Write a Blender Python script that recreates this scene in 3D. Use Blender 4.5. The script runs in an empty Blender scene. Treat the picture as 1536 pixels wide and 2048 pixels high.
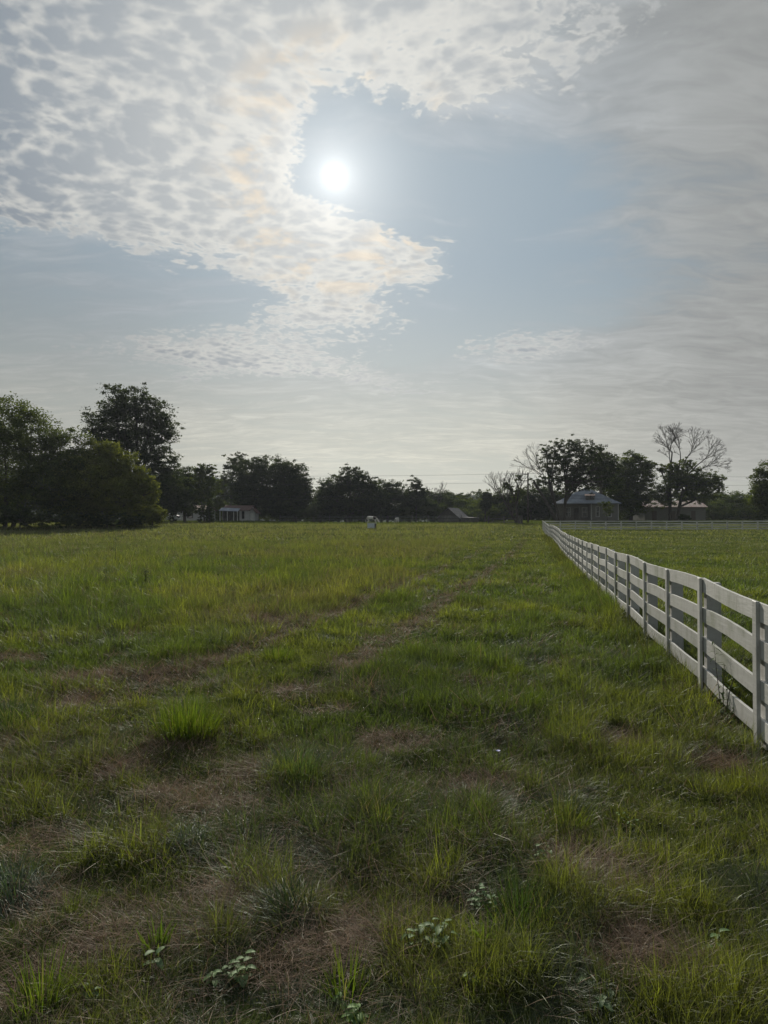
import bpy, bmesh, math, random
import numpy as np
from mathutils import Vector

PI = math.pi
C = bpy.context.scene.collection
sc = bpy.context.scene

# ------------------------------------------------------------------ camera
CAM_H = 1.70
F = 1365.0                      # focal length in photo pixels (24 mm on a full frame)
PITCH = math.atan(22.0 / F)
cam_d = bpy.data.cameras.new("camera")
cam = bpy.data.objects.new("camera", cam_d)
C.objects.link(cam)
cam.location = (0, 0, CAM_H)
cam.rotation_euler = (PI / 2 + PITCH, 0, 0)
cam_d.sensor_fit = 'VERTICAL'
cam_d.sensor_height = 36
cam_d.lens = 24.0
cam_d.clip_start = 0.05
cam_d.clip_end = 6000
sc.camera = cam


def aim(px, py):
    """azimuth and elevation in degrees of a place in the sky"""
    a, b = (px - 768), (1024 - py)
    y = F * math.cos(PITCH) - b * math.sin(PITCH)
    z = b * math.cos(PITCH) + F * math.sin(PITCH)
    return math.degrees(math.atan2(a, y)), math.degrees(math.atan2(z, math.hypot(a, y)))


SUN_AZ, SUN_EL = aim(670, 352)
sa, se = math.radians(SUN_AZ), math.radians(SUN_EL)
SUN = Vector((math.sin(sa) * math.cos(se), math.cos(sa) * math.cos(se), math.sin(se)))

# ------------------------------------------------------------------ colour management
sc.view_settings.view_transform = 'Standard'
sc.view_settings.look = 'None'
sc.view_settings.exposure = 0.0
sc.view_settings.gamma = 1.0
sc.cycles.max_bounces = 6
sc.cycles.diffuse_bounces = 3
sc.cycles.glossy_bounces = 2
sc.cycles.transmission_bounces = 4
sc.cycles.transparent_max_bounces = 6
sc.cycles.volume_bounces = 0
sc.cycles.use_denoising = True
sc.cycles.use_adaptive_sampling = True
sc.cycles.adaptive_threshold = 0.012
sc.cycles.adaptive_min_samples = 24
sc.cycles.sample_clamp_indirect = 4.0


# ------------------------------------------------------------------ node maths
class G:
    """small expression helper over shader nodes"""
    def __init__(s, nt, sock):
        s.nt, s.s = nt, sock

    def _m(s, op, *a, clamp=False):
        n = s.nt.nodes.new('ShaderNodeMath'); n.operation = op; n.use_clamp = clamp
        for i, v in enumerate((s,) + a):
            if isinstance(v, G): s.nt.links.new(v.s, n.inputs[i])
            else: n.inputs[i].default_value = v
        return G(s.nt, n.outputs[0])
    def __add__(s, o): return s._m('ADD', o)
    __radd__ = __add__
    def __sub__(s, o): return s._m('SUBTRACT', o)
    def __rsub__(s, o): return (s * -1.0) + o
    def __mul__(s, o): return s._m('MULTIPLY', o)
    __rmul__ = __mul__
    def __truediv__(s, o): return s._m('DIVIDE', o)
    def pow(s, o): return s._m('POWER', o)
    def clamp(s): return s._m('ADD', 0.0, clamp=True)
    def exp(s): return s._m('EXPONENT')
    def max(s, o): return s._m('MAXIMUM', o)
    def min(s, o): return s._m('MINIMUM', o)


def smooth(x, a, b, lo=0.0, hi=1.0):
    n = x.nt.nodes.new('ShaderNodeMapRange'); n.interpolation_type = 'SMOOTHSTEP'
    x.nt.links.new(x.s, n.inputs['Value'])
    if b < a: a, b, lo, hi = b, a, hi, lo
    n.inputs['From Min'].default_value = a; n.inputs['From Max'].default_value = b
    n.inputs['To Min'].default_value = lo; n.inputs['To Max'].default_value = hi
    return G(x.nt, n.outputs[0])


def comb(x, y, z=0.0):
    nt = x.nt; n = nt.nodes.new('ShaderNodeCombineXYZ')
    for i, v in enumerate((x, y, z)):
        if isinstance(v, G): nt.links.new(v.s, n.inputs[i])
        else: n.inputs[i].default_value = v
    return G(nt, n.outputs[0])


def noise(vec, scale, detail=4, rough=0.55, dist=0.0, lac=2.0):
    nt = vec.nt; n = nt.nodes.new('ShaderNodeTexNoise')
    nt.links.new(vec.s, n.inputs['Vector'])
    n.inputs['Scale'].default_value = scale; n.inputs['Detail'].default_value = detail
    n.inputs['Roughness'].default_value = rough; n.inputs['Distortion'].default_value = dist
    n.inputs['Lacunarity'].default_value = lac
    return G(nt, n.outputs['Fac'])


def voronoi(vec, scale, feature='SMOOTH_F1', smoothness=0.6, rnd=1.0):
    nt = vec.nt; n = nt.nodes.new('ShaderNodeTexVoronoi'); n.feature = feature
    nt.links.new(vec.s, n.inputs['Vector'])
    n.inputs['Scale'].default_value = scale; n.inputs['Randomness'].default_value = rnd
    if 'Smoothness' in n.inputs and feature == 'SMOOTH_F1': n.inputs['Smoothness'].default_value = smoothness
    return G(nt, n.outputs['Distance'])


def mixc(f, a, b):
    nt = f.nt; n = nt.nodes.new('ShaderNodeMix'); n.data_type = 'RGBA'
    nt.links.new(f.s, n.inputs[0])
    for i, v in ((6, a), (7, b)):
        if isinstance(v, G): nt.links.new(v.s, n.inputs[i])
        else: n.inputs[i].default_value = (*v[:3], 1)
    return G(nt, n.outputs[2])


def scalec(col, f):
    nt = col.nt if isinstance(col, G) else f.nt
    n = nt.nodes.new('ShaderNodeVectorMath'); n.operation = 'SCALE'
    if isinstance(col, G): nt.links.new(col.s, n.inputs[0])
    else: n.inputs[0].default_value = col[:3]
    if isinstance(f, G): nt.links.new(f.s, n.inputs['Scale'])
    else: n.inputs['Scale'].default_value = f
    return G(nt, n.outputs[0])


def addc(a, b):
    nt = a.nt; n = nt.nodes.new('ShaderNodeVectorMath'); n.operation = 'ADD'
    nt.links.new(a.s, n.inputs[0]); nt.links.new(b.s, n.inputs[1])
    return G(nt, n.outputs[0])


def lin(r, g, b):
    f = lambda c: (c / 255 / 12.92) if c <= 10 else ((c / 255 + 0.055) / 1.055) ** 2.4
    return (f(r), f(g), f(b))


# ------------------------------------------------------------------ sky
def build_world():
    w = bpy.data.worlds.new("World"); sc.world = w; w.use_nodes = True
    nt = w.node_tree; nt.nodes.clear()
    out = nt.nodes.new('ShaderNodeOutputWorld'); bg = nt.nodes.new('ShaderNodeBackground')
    nt.links.new(bg.outputs[0], out.inputs[0])
    sky = nt.nodes.new('ShaderNodeTexSky'); sky.sky_type = 'NISHITA'
    sky.sun_disc = False; sky.sun_elevation = se; sky.sun_rotation = sa
    sky.altitude = 200; sky.air_density = 1.0; sky.dust_density = 0.6; sky.ozone_density = 1.0
    skyc = G(nt, sky.outputs[0])
    tc = nt.nodes.new('ShaderNodeTexCoord')
    sep = nt.nodes.new('ShaderNodeSeparateXYZ'); nt.links.new(tc.outputs['Generated'], sep.inputs[0])
    x, y, z = (G(nt, sep.outputs[i]) for i in range(3))
    az = x._m('ARCTAN2', y) * 57.29578
    zc = z.max(0.0)
    el = zc._m('ARCSINE') * 57.29578
    inv = (zc + 0.13)
    P = comb(x / inv, y / inv, 0.0)                      # a flat cloud deck, seen in perspective
    # warp of the shape coordinates so that bank edges are ragged
    w1 = noise(P, 2.2, 2, 0.55) - 0.5
    w2 = noise(comb(x / inv + 7.3, y / inv - 3.1, 2.0), 2.2, 2, 0.55) - 0.5
    azw = az + w1 * 9.0
    elw = el + w2 * 5.0

    def blob(px, py, rx, ry, rot=0.0, wgt=1.0, a=azw, e=elw):
        ca, ce = aim(px, py)
        rx, ry = rx / 22.0, ry / 22.0
        c, s = math.cos(math.radians(rot)), math.sin(math.radians(rot))
        dx, dy = a - ca, e - ce
        u = (dx * c + dy * s) * (1 / rx); v = (dy * c - dx * s) * (1 / ry)
        return ((u * u + v * v) * -1.0).exp() * wgt

    def total(lst, **k):
        t = None
        for b in lst:
            q = blob(*b, **k); t = q if t is None else t + q
        return t

    # --- altocumulus bank
    bank = total([
        (60, 40, 430, 330, 0, 1.10), (640, 0, 520, 150, 0, 1.0), (330, 270, 300, 130, -8, .80),
        (140, 360, 240, 80, -6, .60), (480, 395, 200, 55, -14, .62), (650, 482, 200, 56, -8, .92),
        (800, 520, 120, 24, -4, .55), (600, 575, 190, 48, -14, .62), (610, 640, 170, 34, 10, .55),
        (430, 700, 230, 32, 2, .74), (660, 752, 230, 22, -6, .70), (1080, 692, 130, 32, 2, .85), (810, 425, 60, 16, 0, .40),
        (930, 482, 40, 12, 5, .30), (880, 165, 220, 55, 5, .50), (540, 295, 60, 60, 0, .75),
        (712, 318, 195, 95, 0, -1.6), (130, 560, 330, 80, -4, -.6), (1050, 540, 160, 110, 0, -.5)])
    bank = bank + smooth(y, 0.25, -0.25) * 0.55
    Pw = comb(x / inv * 1.1 + y / inv * 0.35 + w1 * 0.22, y / inv * 1.25 - x / inv * 0.3 + w2 * 0.22, 0.4)
    cells = voronoi(Pw, 19.0, smoothness=0.45)
    cells2 = voronoi(Pw, 46.0, smoothness=0.45)
    fine = noise(Pw, 34.0, 4, 0.62, 0.3)
    mid = noise(Pw, 7.5, 3, 0.58, 0.3)
    # zero-centred lumps, about -.5 to .5
    puff = (0.42 - cells) * 0.85 + (0.42 - cells2) * 0.40 + (fine - 0.5) * 1.5 + (mid - 0.5) * 1.4
    aA = (smooth(bank + puff * 0.85, 0.26, 0.66) * smooth(bank, 0.10, 0.34)).max(smooth(bank + (mid - 0.5) * 0.5, 0.25, 1.05) * 0.50)
    # --- iridescent warm light round the sun
    dot = nt.nodes.new('ShaderNodeVectorMath'); dot.operation = 'DOT_PRODUCT'
    nt.links.new(tc.outputs['Generated'], dot.inputs[0]); dot.inputs[1].default_value = SUN
    ca = G(nt, dot.outputs['Value']).min(1.0)
    th = ca._m('ARCCOSINE') * 57.29578                     # degrees from the sun
    # --- thin veil, stronger to the right and low down
    Ps = comb(x / inv * 0.75 + w2 * 0.3, y / inv * 1.9 + w1 * 0.4, 1.7)
    st = noise(Ps, 2.6, 4, 0.58, 0.6)
    st2 = noise(Ps, 9.0, 4, 0.6, 0.7)
    veilcov = total([(1500, 350, 330, 520, 0, 1.0), (1180, 60, 420, 150, 0, .75), (1400, 760, 330, 110, 0, .7),
                     (560, 790, 620, 70, 3, .72), (100, 640, 300, 110, 0, .20), (760, 900, 1100, 60, 0, .55),
                     (150, 520, 420, 110, 0, .35), (1060, 520, 190, 190, 0, -.4)])
    aV = smooth(veilcov + (st - 0.5) * 1.9 + (st2 - 0.5) * 0.7, 0.05, 1.05)
    # --- colours (radiance)
    clear = mixc(smooth(el, 3.0, 22.0), lin(196, 197, 184), lin(146, 163, 174))
    base = mixc(G(nt, _val(nt, 0.86)), scalec(skyc, 0.05), clear)
    veilcol = mixc(smooth(az, 6.0, 30.0) * smooth(el, 0.0, 12.0, 0.55, 1.0), mixc(smooth(el, 3, 17), lin(206, 203, 187), lin(160, 166, 171)), lin(158, 158, 155))
    veilcol = scalec(veilcol, (st2 * 0.75 + st * 0.75) + 0.30)
    c = mixc(aV * 0.85, base, veilcol)
    # shaded and bright parts of the clouds: the puffs' thick middles are grey, their rims bright
    shade = smooth(puff * 0.75 + (0.40 - cells) * 0.45 + (0.40 - cells2) * 0.15 + smooth(bank, .5, 1.5) * 0.40 + w1 * 0.5 + (mid - 0.5) * 0.9 + (0.40 - cells) * 0.35 + smooth(th, 11.0, 30.0) * 0.10, -0.45, 0.62)
    shade = shade * smooth(bank, .25, .85, .35, 1.0)
    lit = mixc(shade, lin(200, 200, 196), lin(128, 139, 151))
    lit = mixc(smooth(th, 30.0, 6.0) * 0.45, lit, lin(226, 224, 216))
    warm = smooth(th, 4.0, 6.0) * smooth(th, 10.5, 7.0) * smooth(mid, 0.47, 0.64)
    lit = mixc(warm * 0.36, lit, lin(255, 226, 182))
    c = mixc(aA * smooth(el, 3.0, 9.0, 0.35, 0.94), c, lit)
    # the corners of the view are far from the sun: dimmer, as a real aureole is
    fall = smooth(th, 50.0, 8.0, 0.78, 1.07)
    c = scalec(c, fall)
    # cool dark haze low on the left horizon
    lowl = smooth(az, -4.0, -24.0) * smooth(el, 27.0, 12.0)
    c = scalec(c, 1.0 - lowl * 0.22)
    glow = ((th * -1.0 / 0.8).exp() * 0.9) + (((th / 4.6).pow(2.0) * -1.0).exp() * 0.24) + ((th * -0.085).exp() * 0.15)
    c = addc(c, scalec((1.0, 0.985, 0.94), glow))
    core = smooth(th, 0.85, 0.45)
    c = addc(c, scalec((1.0, 0.97, 0.88), core * 4.0))
    # below the horizon: dull ground light
    c = mixc(smooth(z, 0.0, -0.02), c, (0.05, 0.06, 0.035))
    nt.links.new(c.s, bg.inputs['Color']); bg.inputs['Strength'].default_value = 1.0
    w.cycles.sampling_method = 'MANUAL'; w.cycles.sample_map_resolution = 1024


def _val(nt, v):
    n = nt.nodes.new('ShaderNodeValue'); n.outputs[0].default_value = v
    return n.outputs[0]


build_world()
sun_d = bpy.data.lights.new("sun", 'SUN'); sun_d.energy = 4.9; sun_d.angle = math.radians(0.9); sun_d.color = (1.0, 0.93, 0.82)
sun_o = bpy.data.objects.new("sun", sun_d); C.objects.link(sun_o)
sun_o.rotation_euler = (-SUN).to_track_quat('-Z', 'Y').to_euler()
sun_o.location = (0, 0, 60)

# ------------------------------------------------------------------ helpers
def at(px, py, D):
    """a point D metres ahead that stands where the photo shows it"""
    return Vector(((px - 768) / F * D, D, CAM_H + (1046 - py) / F * D))


def tag(o, label=None, cat=None, group=None, kind=None):
    if label: o['label'] = label
    if cat: o['category'] = cat
    if group: o['group'] = group
    if kind: o['kind'] = kind
    return o


def empty(name, loc, rz=0.0):
    o = bpy.data.objects.new(name, None); C.objects.link(o)
    o.location = loc; o.rotation_euler = (0, 0, rz); o.empty_display_size = 0.2
    return o


def link(name, me, mat, parent=None, loc=(0, 0, 0)):
    o = bpy.data.objects.new(name, me); C.objects.link(o)
    if mat is not None and len(me.materials) == 0: me.materials.append(mat)
    if parent is not None: o.parent = parent
    o.location = loc
    return o


def np_mesh(name, verts, faces, tint=None, smooth_=False):
    """verts (n,3), faces (m,3) or (m,4) arrays -> mesh; tint (n,3) -> point colour"""
    me = bpy.data.meshes.new(name)
    verts = np.asarray(verts, np.float32); faces = np.asarray(faces, np.int32)
    k = faces.shape[1]
    me.vertices.add(len(verts)); me.vertices.foreach_set('co', verts.ravel())
    me.loops.add(faces.size); me.loops.foreach_set('vertex_index', faces.ravel())
    me.polygons.add(len(faces)); me.polygons.foreach_set('loop_start', np.arange(0, faces.size, k, dtype=np.int32))
    if smooth_: me.polygons.foreach_set('use_smooth', np.ones(len(faces), bool))
    me.update(calc_edges=True)
    if tint is not None:
        a = me.color_attributes.new('tint', 'FLOAT_COLOR', 'POINT')
        c = np.ones((len(verts), 4), np.float32); c[:, :3] = tint
        a.data.foreach_set('color', c.ravel())
    return me


class MB:
    """collects boxes, tubes and prisms into one mesh"""
    def __init__(s): s.v, s.f = [], []

    def add(s, vs, fs):
        k = len(s.v); s.v += [tuple(v) for v in vs]; s.f += [tuple(i + k for i in f) for f in fs]
        return s

    def box(s, x0, x1, y0, y1, z0, z1):
        return s.add([(x0, y0, z0), (x1, y0, z0), (x1, y1, z0), (x0, y1, z0), (x0, y0, z1), (x1, y0, z1), (x1, y1, z1), (x0, y1, z1)],
                     [(3, 2, 1, 0), (4, 5, 6, 7), (0, 1, 5, 4), (1, 2, 6, 5), (2, 3, 7, 6), (3, 0, 4, 7)])

    def tube(s, pts, rad, n=6, cap=True):
        pts = [Vector(p) for p in pts]
        if not hasattr(rad, '__len__'): rad = [rad] * len(pts)
        k = len(s.v); prev = None
        for i, p in enumerate(pts):
            d = (pts[min(i + 1, len(pts) - 1)] - pts[max(i - 1, 0)])
            if d.length < 1e-9: d = Vector((0, 0, 1))
            d.normalize()
            if prev is None:
                ref = Vector((1, 0, 0)) if abs(d.x) < 0.8 else Vector((0, 1, 0))
                a = d.cross(ref).normalized()
            else:
                a = (prev - d * prev.dot(d)).normalized()
            prev = a; b = d.cross(a)
            for j in range(n):
                t = 2 * PI * j / n
                s.v.append(tuple(p + (a * math.cos(t) + b * math.sin(t)) * rad[i]))
        for i in range(len(pts) - 1):
            for j in range(n):
                j2 = (j + 1) % n
                s.f.append((k + i * n + j, k + i * n + j2, k + (i + 1) * n + j2, k + (i + 1) * n + j))
        if cap:
            s.f.append(tuple(k + j for j in range(n))[::-1]); q = k + (len(pts) - 1) * n
            s.f.append(tuple(q + j for j in range(n)))
        return s

    def mesh(s, name, bevel=0.0, smooth_=False, segs=1):
        me = bpy.data.meshes.new(name); me.from_pydata(s.v, [], s.f)
        if bevel > 0:
            bm = bmesh.new(); bm.from_mesh(me)
            bmesh.ops.bevel(bm, geom=bm.edges[:], offset=bevel, segments=segs, affect='EDGES', clamp_overlap=True)
            bm.to_mesh(me); bm.free()
        if smooth_:
            me.polygons.foreach_set('use_smooth', np.ones(len(me.polygons), bool))
        me.update()
        return me

    def build(s, name, mat, parent=None, loc=(0, 0, 0), bevel=0.0, smooth_=False):
        return link(name, s.mesh(name, bevel, smooth_), mat, parent, loc)


def copy_tree(o, parent=None):
    c = o.copy(); C.objects.link(c)
    if parent is not None: c.parent = parent
    for ch in list(o.children): copy_tree(ch, c)
    return c


# value noise for placing things
_rng0 = np.random.default_rng(5)
_tab = _rng0.random((256, 256))


def vnoise(x, y, s=1.0, o=0):
    x = np.asarray(x, float) * s + o * 17.31; y = np.asarray(y, float) * s + o * 9.77
    xi = np.floor(x).astype(int); yi = np.floor(y).astype(int)
    fx = x - xi; fy = y - yi; fx = fx * fx * (3 - 2 * fx); fy = fy * fy * (3 - 2 * fy)
    g = lambda a, b: _tab[a & 255, b & 255]
    return (g(xi, yi) * (1 - fx) + g(xi + 1, yi) * fx) * (1 - fy) + (g(xi, yi + 1) * (1 - fx) + g(xi + 1, yi + 1) * fx) * fy


def fbm(x, y, s=1.0, o=0, n=3):
    t = 0; a = 0.5; tot = 0
    for i in range(n):
        t = t + a * vnoise(x, y, s * 2 ** i, o + i * 3); tot += a; a *= 0.5
    return t / tot


def sstep(x, a, b):
    t = np.clip((np.asarray(x, float) - a) / (b - a), 0, 1)
    return t * t * (3 - 2 * t)


# ------------------------------------------------------------------ terrain
_PY = [-60, 5, 20, 25, 32, 40, 47, 60, 80, 85, 95, 104, 107, 109.5, 116.5, 119, 124, 140, 200, 600, 4000]
_PZ = [0, 0, 0, .03, .09, .25, .38, .45, .80, .97, 1.32, 1.50, 1.38, 1.70, 1.70, 1.42, 1.42, 1.55, 1.8, 3, 3]


def gz(x, y):
    x = np.asarray(x, float); y = np.asarray(y, float)
    z = np.interp(y, _PY, _PZ)
    far = sstep(y, 60, 90) * (1 - sstep(y, 104, 107))
    z = z + far * sstep(-x, 14, 34) * 0.22
    z = z + sstep(x, 17, 26) * sstep(y, 118, 127) * (1 - sstep(y, 200, 400)) * 0.52
    z = z + sstep(-x, 16, 24) * sstep(y, 117, 122) * (1 - sstep(y, 200, 400)) * .52
    near = 1 - sstep(y, 60, 100)
    z = z + near * ((fbm(x, y, 0.9, 1) - 0.5) * 0.13 + (fbm(x, y, 3.1, 4) - 0.5) * 0.10) * sstep(y, -5, 1)
    z = z + (1 - sstep(y, 90, 104)) * sstep(y, 25, 45) * (fbm(x, y, 0.15, 7) - 0.5) * 0.18
    return z


def gzf(x, y): return float(gz(x, y))


# ------------------------------------------------------------------ materials
def mat_new(name):
    m = bpy.data.materials.new(name); m.use_nodes = True
    nt = m.node_tree; nt.nodes.clear()
    out = nt.nodes.new('ShaderNodeOutputMaterial')
    return m, nt, out


def principled(nt, out, rough=0.6, spec=0.5, metal=0.0):
    b = nt.nodes.new('ShaderNodeBsdfPrincipled')
    b.inputs['Roughness'].default_value = rough; b.inputs['Specular IOR Level'].default_value = spec
    b.inputs['Metallic'].default_value = metal
    nt.links.new(b.outputs[0], out.inputs[0])
    return b


def objpos(nt):
    n = nt.nodes.new('ShaderNodeTexCoord'); return G(nt, n.outputs['Object'])


def worldpos(nt):
    n = nt.nodes.new('ShaderNodeNewGeometry'); return G(nt, n.outputs['Position'])


def simple(name, c1, c2=None, scale=3.0, rough=0.6, spec=0.4, metal=0.0, bump=0.0, stretch=None, detail=4, lo=.35, hi=.65):
    """two-tone noisy paint, wood or stone"""
    m, nt, out = mat_new(name)
    b = principled(nt, out, rough, spec, metal)
    p = objpos(nt)
    if stretch:
        mp = nt.nodes.new('ShaderNodeMapping'); mp.inputs['Scale'].default_value = stretch
        nt.links.new(p.s, mp.inputs[0]); p = G(nt, mp.outputs[0])
    n = noise(p, scale, detail, 0.6)
    c = mixc(smooth(n, lo, hi), c1, c2 or c1)
    nt.links.new(c.s, b.inputs['Base Color'])
    if bump:
        bp = nt.nodes.new('ShaderNodeBump'); bp.inputs['Strength'].default_value = bump; bp.inputs['Distance'].default_value = 0.02
        nt.links.new(n.s, bp.inputs['Height']); nt.links.new(bp.outputs[0], b.inputs['Normal'])
    return m


def leafy(name, trans=0.45, gloss=0.10, rough=0.4, gain=1.0, tcol=(1.15, 1.25, 0.55)):
    """thin leaf or blade: coloured by the mesh's own tint, lets light through"""
    m, nt, out = mat_new(name)
    at_ = nt.nodes.new('ShaderNodeAttribute'); at_.attribute_name = 'tint'
    col = scalec(G(nt, at_.outputs['Color']), gain)
    d = nt.nodes.new('ShaderNodeBsdfDiffuse'); t = nt.nodes.new('ShaderNodeBsdfTranslucent')
    g = nt.nodes.new('ShaderNodeBsdfGlossy'); g.inputs['Roughness'].default_value = rough
    g.inputs['Color'].default_value = (0.8, 0.85, 0.8, 1)
    mul = nt.nodes.new('ShaderNodeVectorMath'); mul.operation = 'MULTIPLY'
    nt.links.new(col.s, mul.inputs[0]); mul.inputs[1].default_value = tcol
    nt.links.new(col.s, d.inputs[0]); nt.links.new(mul.outputs[0], t.inputs[0])
    m1 = nt.nodes.new('ShaderNodeMixShader'); m1.inputs[0].default_value = trans
    nt.links.new(d.outputs[0], m1.inputs[1]); nt.links.new(t.outputs[0], m1.inputs[2])
    m2 = nt.nodes.new('ShaderNodeMixShader'); m2.inputs[0].default_value = gloss
    nt.links.new(m1.outputs[0], m2.inputs[1]); nt.links.new(g.outputs[0], m2.inputs[2])
    nt.links.new(m2.outputs[0], out.inputs[0])
    return m


M = {}
M['grass'] = leafy('grass_blade', 0.54, 0.030, 0.42, 1.0, (1.25, 1.35, 0.45))
M['straw'] = leafy('dry_grass_blade', 0.25, 0.018, 0.45, 1.0, (1.1, 1.0, 0.8))
M['leaf'] = leafy('tree_leaf', 0.38, 0.015, 0.5, 1.0, (1.25, 1.3, 0.4))
M['weed'] = leafy('weed_leaf', 0.34, 0.03, 0.55, 1.25)
M['bark'] = simple('bark', (.055, .048, .040), (.10, .09, .075), 3.0, 0.9, 0.1, stretch=(3, 3, .6))
M['dead_bark'] = simple('dead_bark', (.075, .068, .060), (.13, .12, .105), 3.0, 0.9, 0.1)


def paint_mat(name, base, dirt, amount_lo=.52, amount_hi=.78, rough=.55):
    m, nt, out = mat_new(name); b = principled(nt, out, rough, .35)
    p = objpos(nt)
    mp = nt.nodes.new('ShaderNodeMapping'); mp.inputs['Scale'].default_value = (6, 6, 1.3); nt.links.new(p.s, mp.inputs[0])
    q = G(nt, mp.outputs[0])
    mp2 = nt.nodes.new('ShaderNodeMapping'); mp2.inputs['Scale'].default_value = (1.2, 1.2, 14); nt.links.new(p.s, mp2.inputs[0])
    q2 = G(nt, mp2.outputs[0])
    n = noise(q, 2.2, 5, 0.65); n2 = noise(q2, 2.5, 4, 0.6); n3 = noise(p, 28, 3, 0.6)
    c = mixc(smooth(n, amount_lo, amount_hi) * 0.85, base, dirt)
    c = mixc(smooth(n2, .5, .8) * 0.25, c, dirt)
    c = mixc(smooth(n3, .66, .74) * 0.5, c, (.16, .15, .13))
    oi = nt.nodes.new('ShaderNodeObjectInfo'); rv = G(nt, oi.outputs['Random'])
    c = scalec(c, rv * .30 + .76)
    gr = smooth(noise(p, 1.7, 4, .65), .48, .70) * .50
    c = mixc(gr, c, (.17, .19, .12))
    nt.links.new(c.s, b.inputs['Base Color'])
    bp = nt.nodes.new('ShaderNodeBump'); bp.inputs['Strength'].default_value = .35; bp.inputs['Distance'].default_value = .01
    nt.links.new(n2.s, bp.inputs['Height']); nt.links.new(bp.outputs[0], b.inputs['Normal'])
    return m


M['white_board'] = paint_mat('white_fence_paint', (.50, .495, .465), (.30, .29, .25))
M['white_post'] = paint_mat('white_post_paint', (.45, .45, .43), (.28, .27, .24))
M['dark_wood'] = simple('dark_weathered_wood', (.06, .055, .05), (.13, .12, .105), 5, .85, .2, stretch=(1, 1, .3))
M['pole_wood'] = simple('pole_wood', (.05, .042, .035), (.09, .08, .065), 5, .85, .2)
M['wire'] = simple('wire', (.05, .05, .05), rough=.5)
M['galv'] = simple('galvanised_wire', (.35, .35, .35), rough=.5, metal=.5)
M['asphalt'] = simple('asphalt', (.045, .045, .045), (.075, .073, .07), 6, 1.0, .05)
M['glass'] = simple('window_glass', (.015, .018, .02), rough=.12, spec=.6)
M['white_trim'] = simple('white_trim', (.60, .60, .57), (.48, .48, .45), 4)
M['grey_siding'] = simple('grey_siding', (.165, .16, .145), (.22, .215, .195), 2, .8, .2, stretch=(.6, .6, 10))
M['brown_siding'] = simple('brown_siding', (.10, .085, .07), (.16, .14, .12), 2, .85, .2, stretch=(.6, .6, 10))
M['white_siding'] = simple('white_siding', (.36, .36, .355), (.46, .46, .45), 2, .7, .3, stretch=(.6, .6, 10))
M['red_roof'] = simple('rusty_metal_roof', (.30, .15, .12), (.50, .42, .38), 1.6, .8, .2, stretch=(7, .5, .5))
M['brown_roof'] = simple('brown_shingle_roof', (.09, .055, .045), (.16, .10, .085), 6, .9, .2)
M['barn_wood'] = simple('old_barn_wood', (.05, .045, .04), (.10, .09, .08), 3, .9, .1, stretch=(4, 4, .4))
M['barn_roof'] = simple('barn_metal_roof', (.10, .10, .10), (.18, .17, .165), 2, .8, .15)
M['black'] = simple('black_rubber', (.015, .015, .015), rough=.8)
M['truck_paint'] = simple('white_truck_paint', (.75, .76, .78), rough=.18, spec=.6)
M['chrome'] = simple('chrome', (.5, .5, .5), rough=.15, metal=1)
M['dark_metal'] = simple('dark_metal', (.05, .05, .055), rough=.4, metal=.5)
M['tank_white'] = simple('pale_tank_shell', (.55, .60, .66), (.45, .50, .56), 3, .5, .4)
M['flower_blue'] = simple('blue_petal', (.20, .22, .55), rough=.6)
M['flower_white'] = simple('white_petal', (.7, .7, .62), rough=.6)


def seam_roof_mat(name, c1, c2, pitch=.45):
    m, nt, out = mat_new(name); b = principled(nt, out, .75, .2, 0.0)
    p = objpos(nt)
    n = noise(p, 0.9, 4, .6); n2 = noise(p, 9, 3, .6)
    c = mixc(smooth(n * 0.7 + n2 * 0.3, .4, .62), c1, c2)
    nt.links.new(c.s, b.inputs['Base Color'])
    return m


M['metal_roof'] = seam_roof_mat('grey_seamed_metal', (.30, .32, .36), (.20, .21, .24))


def ground_mat():
    m, nt, out = mat_new('meadow_soil'); b = nt.nodes.new('ShaderNodeBsdfDiffuse'); nt.links.new(b.outputs[0], out.inputs[0])
    p = worldpos(nt)
    n1 = noise(p, .35, 4, .6); n2 = noise(p, 2.3, 5, .65); n3 = noise(p, 14, 4, .7)
    g = mixc(smooth(n2, .35, .65), (.034, .050, .014), (.072, .090, .026))
    g = mixc(smooth(n1, .52, .70) * .5, g, (.090, .080, .042))
    g = mixc(smooth(n3, .45, .75) * .6, g, (.020, .022, .010))
    nt.links.new(g.s, b.inputs['Color'])
    bp = nt.nodes.new('ShaderNodeBump'); bp.inputs['Strength'].default_value = .6; bp.inputs['Distance'].default_value = .05
    nt.links.new(n3.s, bp.inputs['Height']); nt.links.new(bp.outputs[0], b.inputs['Normal'])
    return m


def build_ground():
    ys = [-300, -150, -60, -20, -8, -4]
    ys += list(np.arange(-2, 14, .14)) + list(np.arange(14, 40, .4)) + list(np.arange(40, 104, 1.0)) + list(np.arange(104, 128, .5))
    ys += list(np.geomspace(129, 1390, 40))
    xs = list(-np.geomspace(1390, 14, 34)) + list(np.arange(-13.8, -6, .4)) + list(np.arange(-6, 6, .14)) + list(np.arange(6, 13.8, .4)) + list(np.geomspace(14, 1390, 34))
    X, Y = np.meshgrid(np.array(xs), np.array(ys)); Z = gz(X, Y)
    nx, ny = len(xs), len(ys)
    i = np.arange(nx * ny).reshape(ny, nx)
    f = np.stack([i[:-1, :-1], i[:-1, 1:], i[1:, 1:], i[1:, :-1]], -1).reshape(-1, 4)
    me = np_mesh('ground', np.stack([X, Y, Z], -1).reshape(-1, 3), f, smooth_=True)
    return tag(link('ground', me, ground_mat()), kind='structure')


build_ground()
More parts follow.
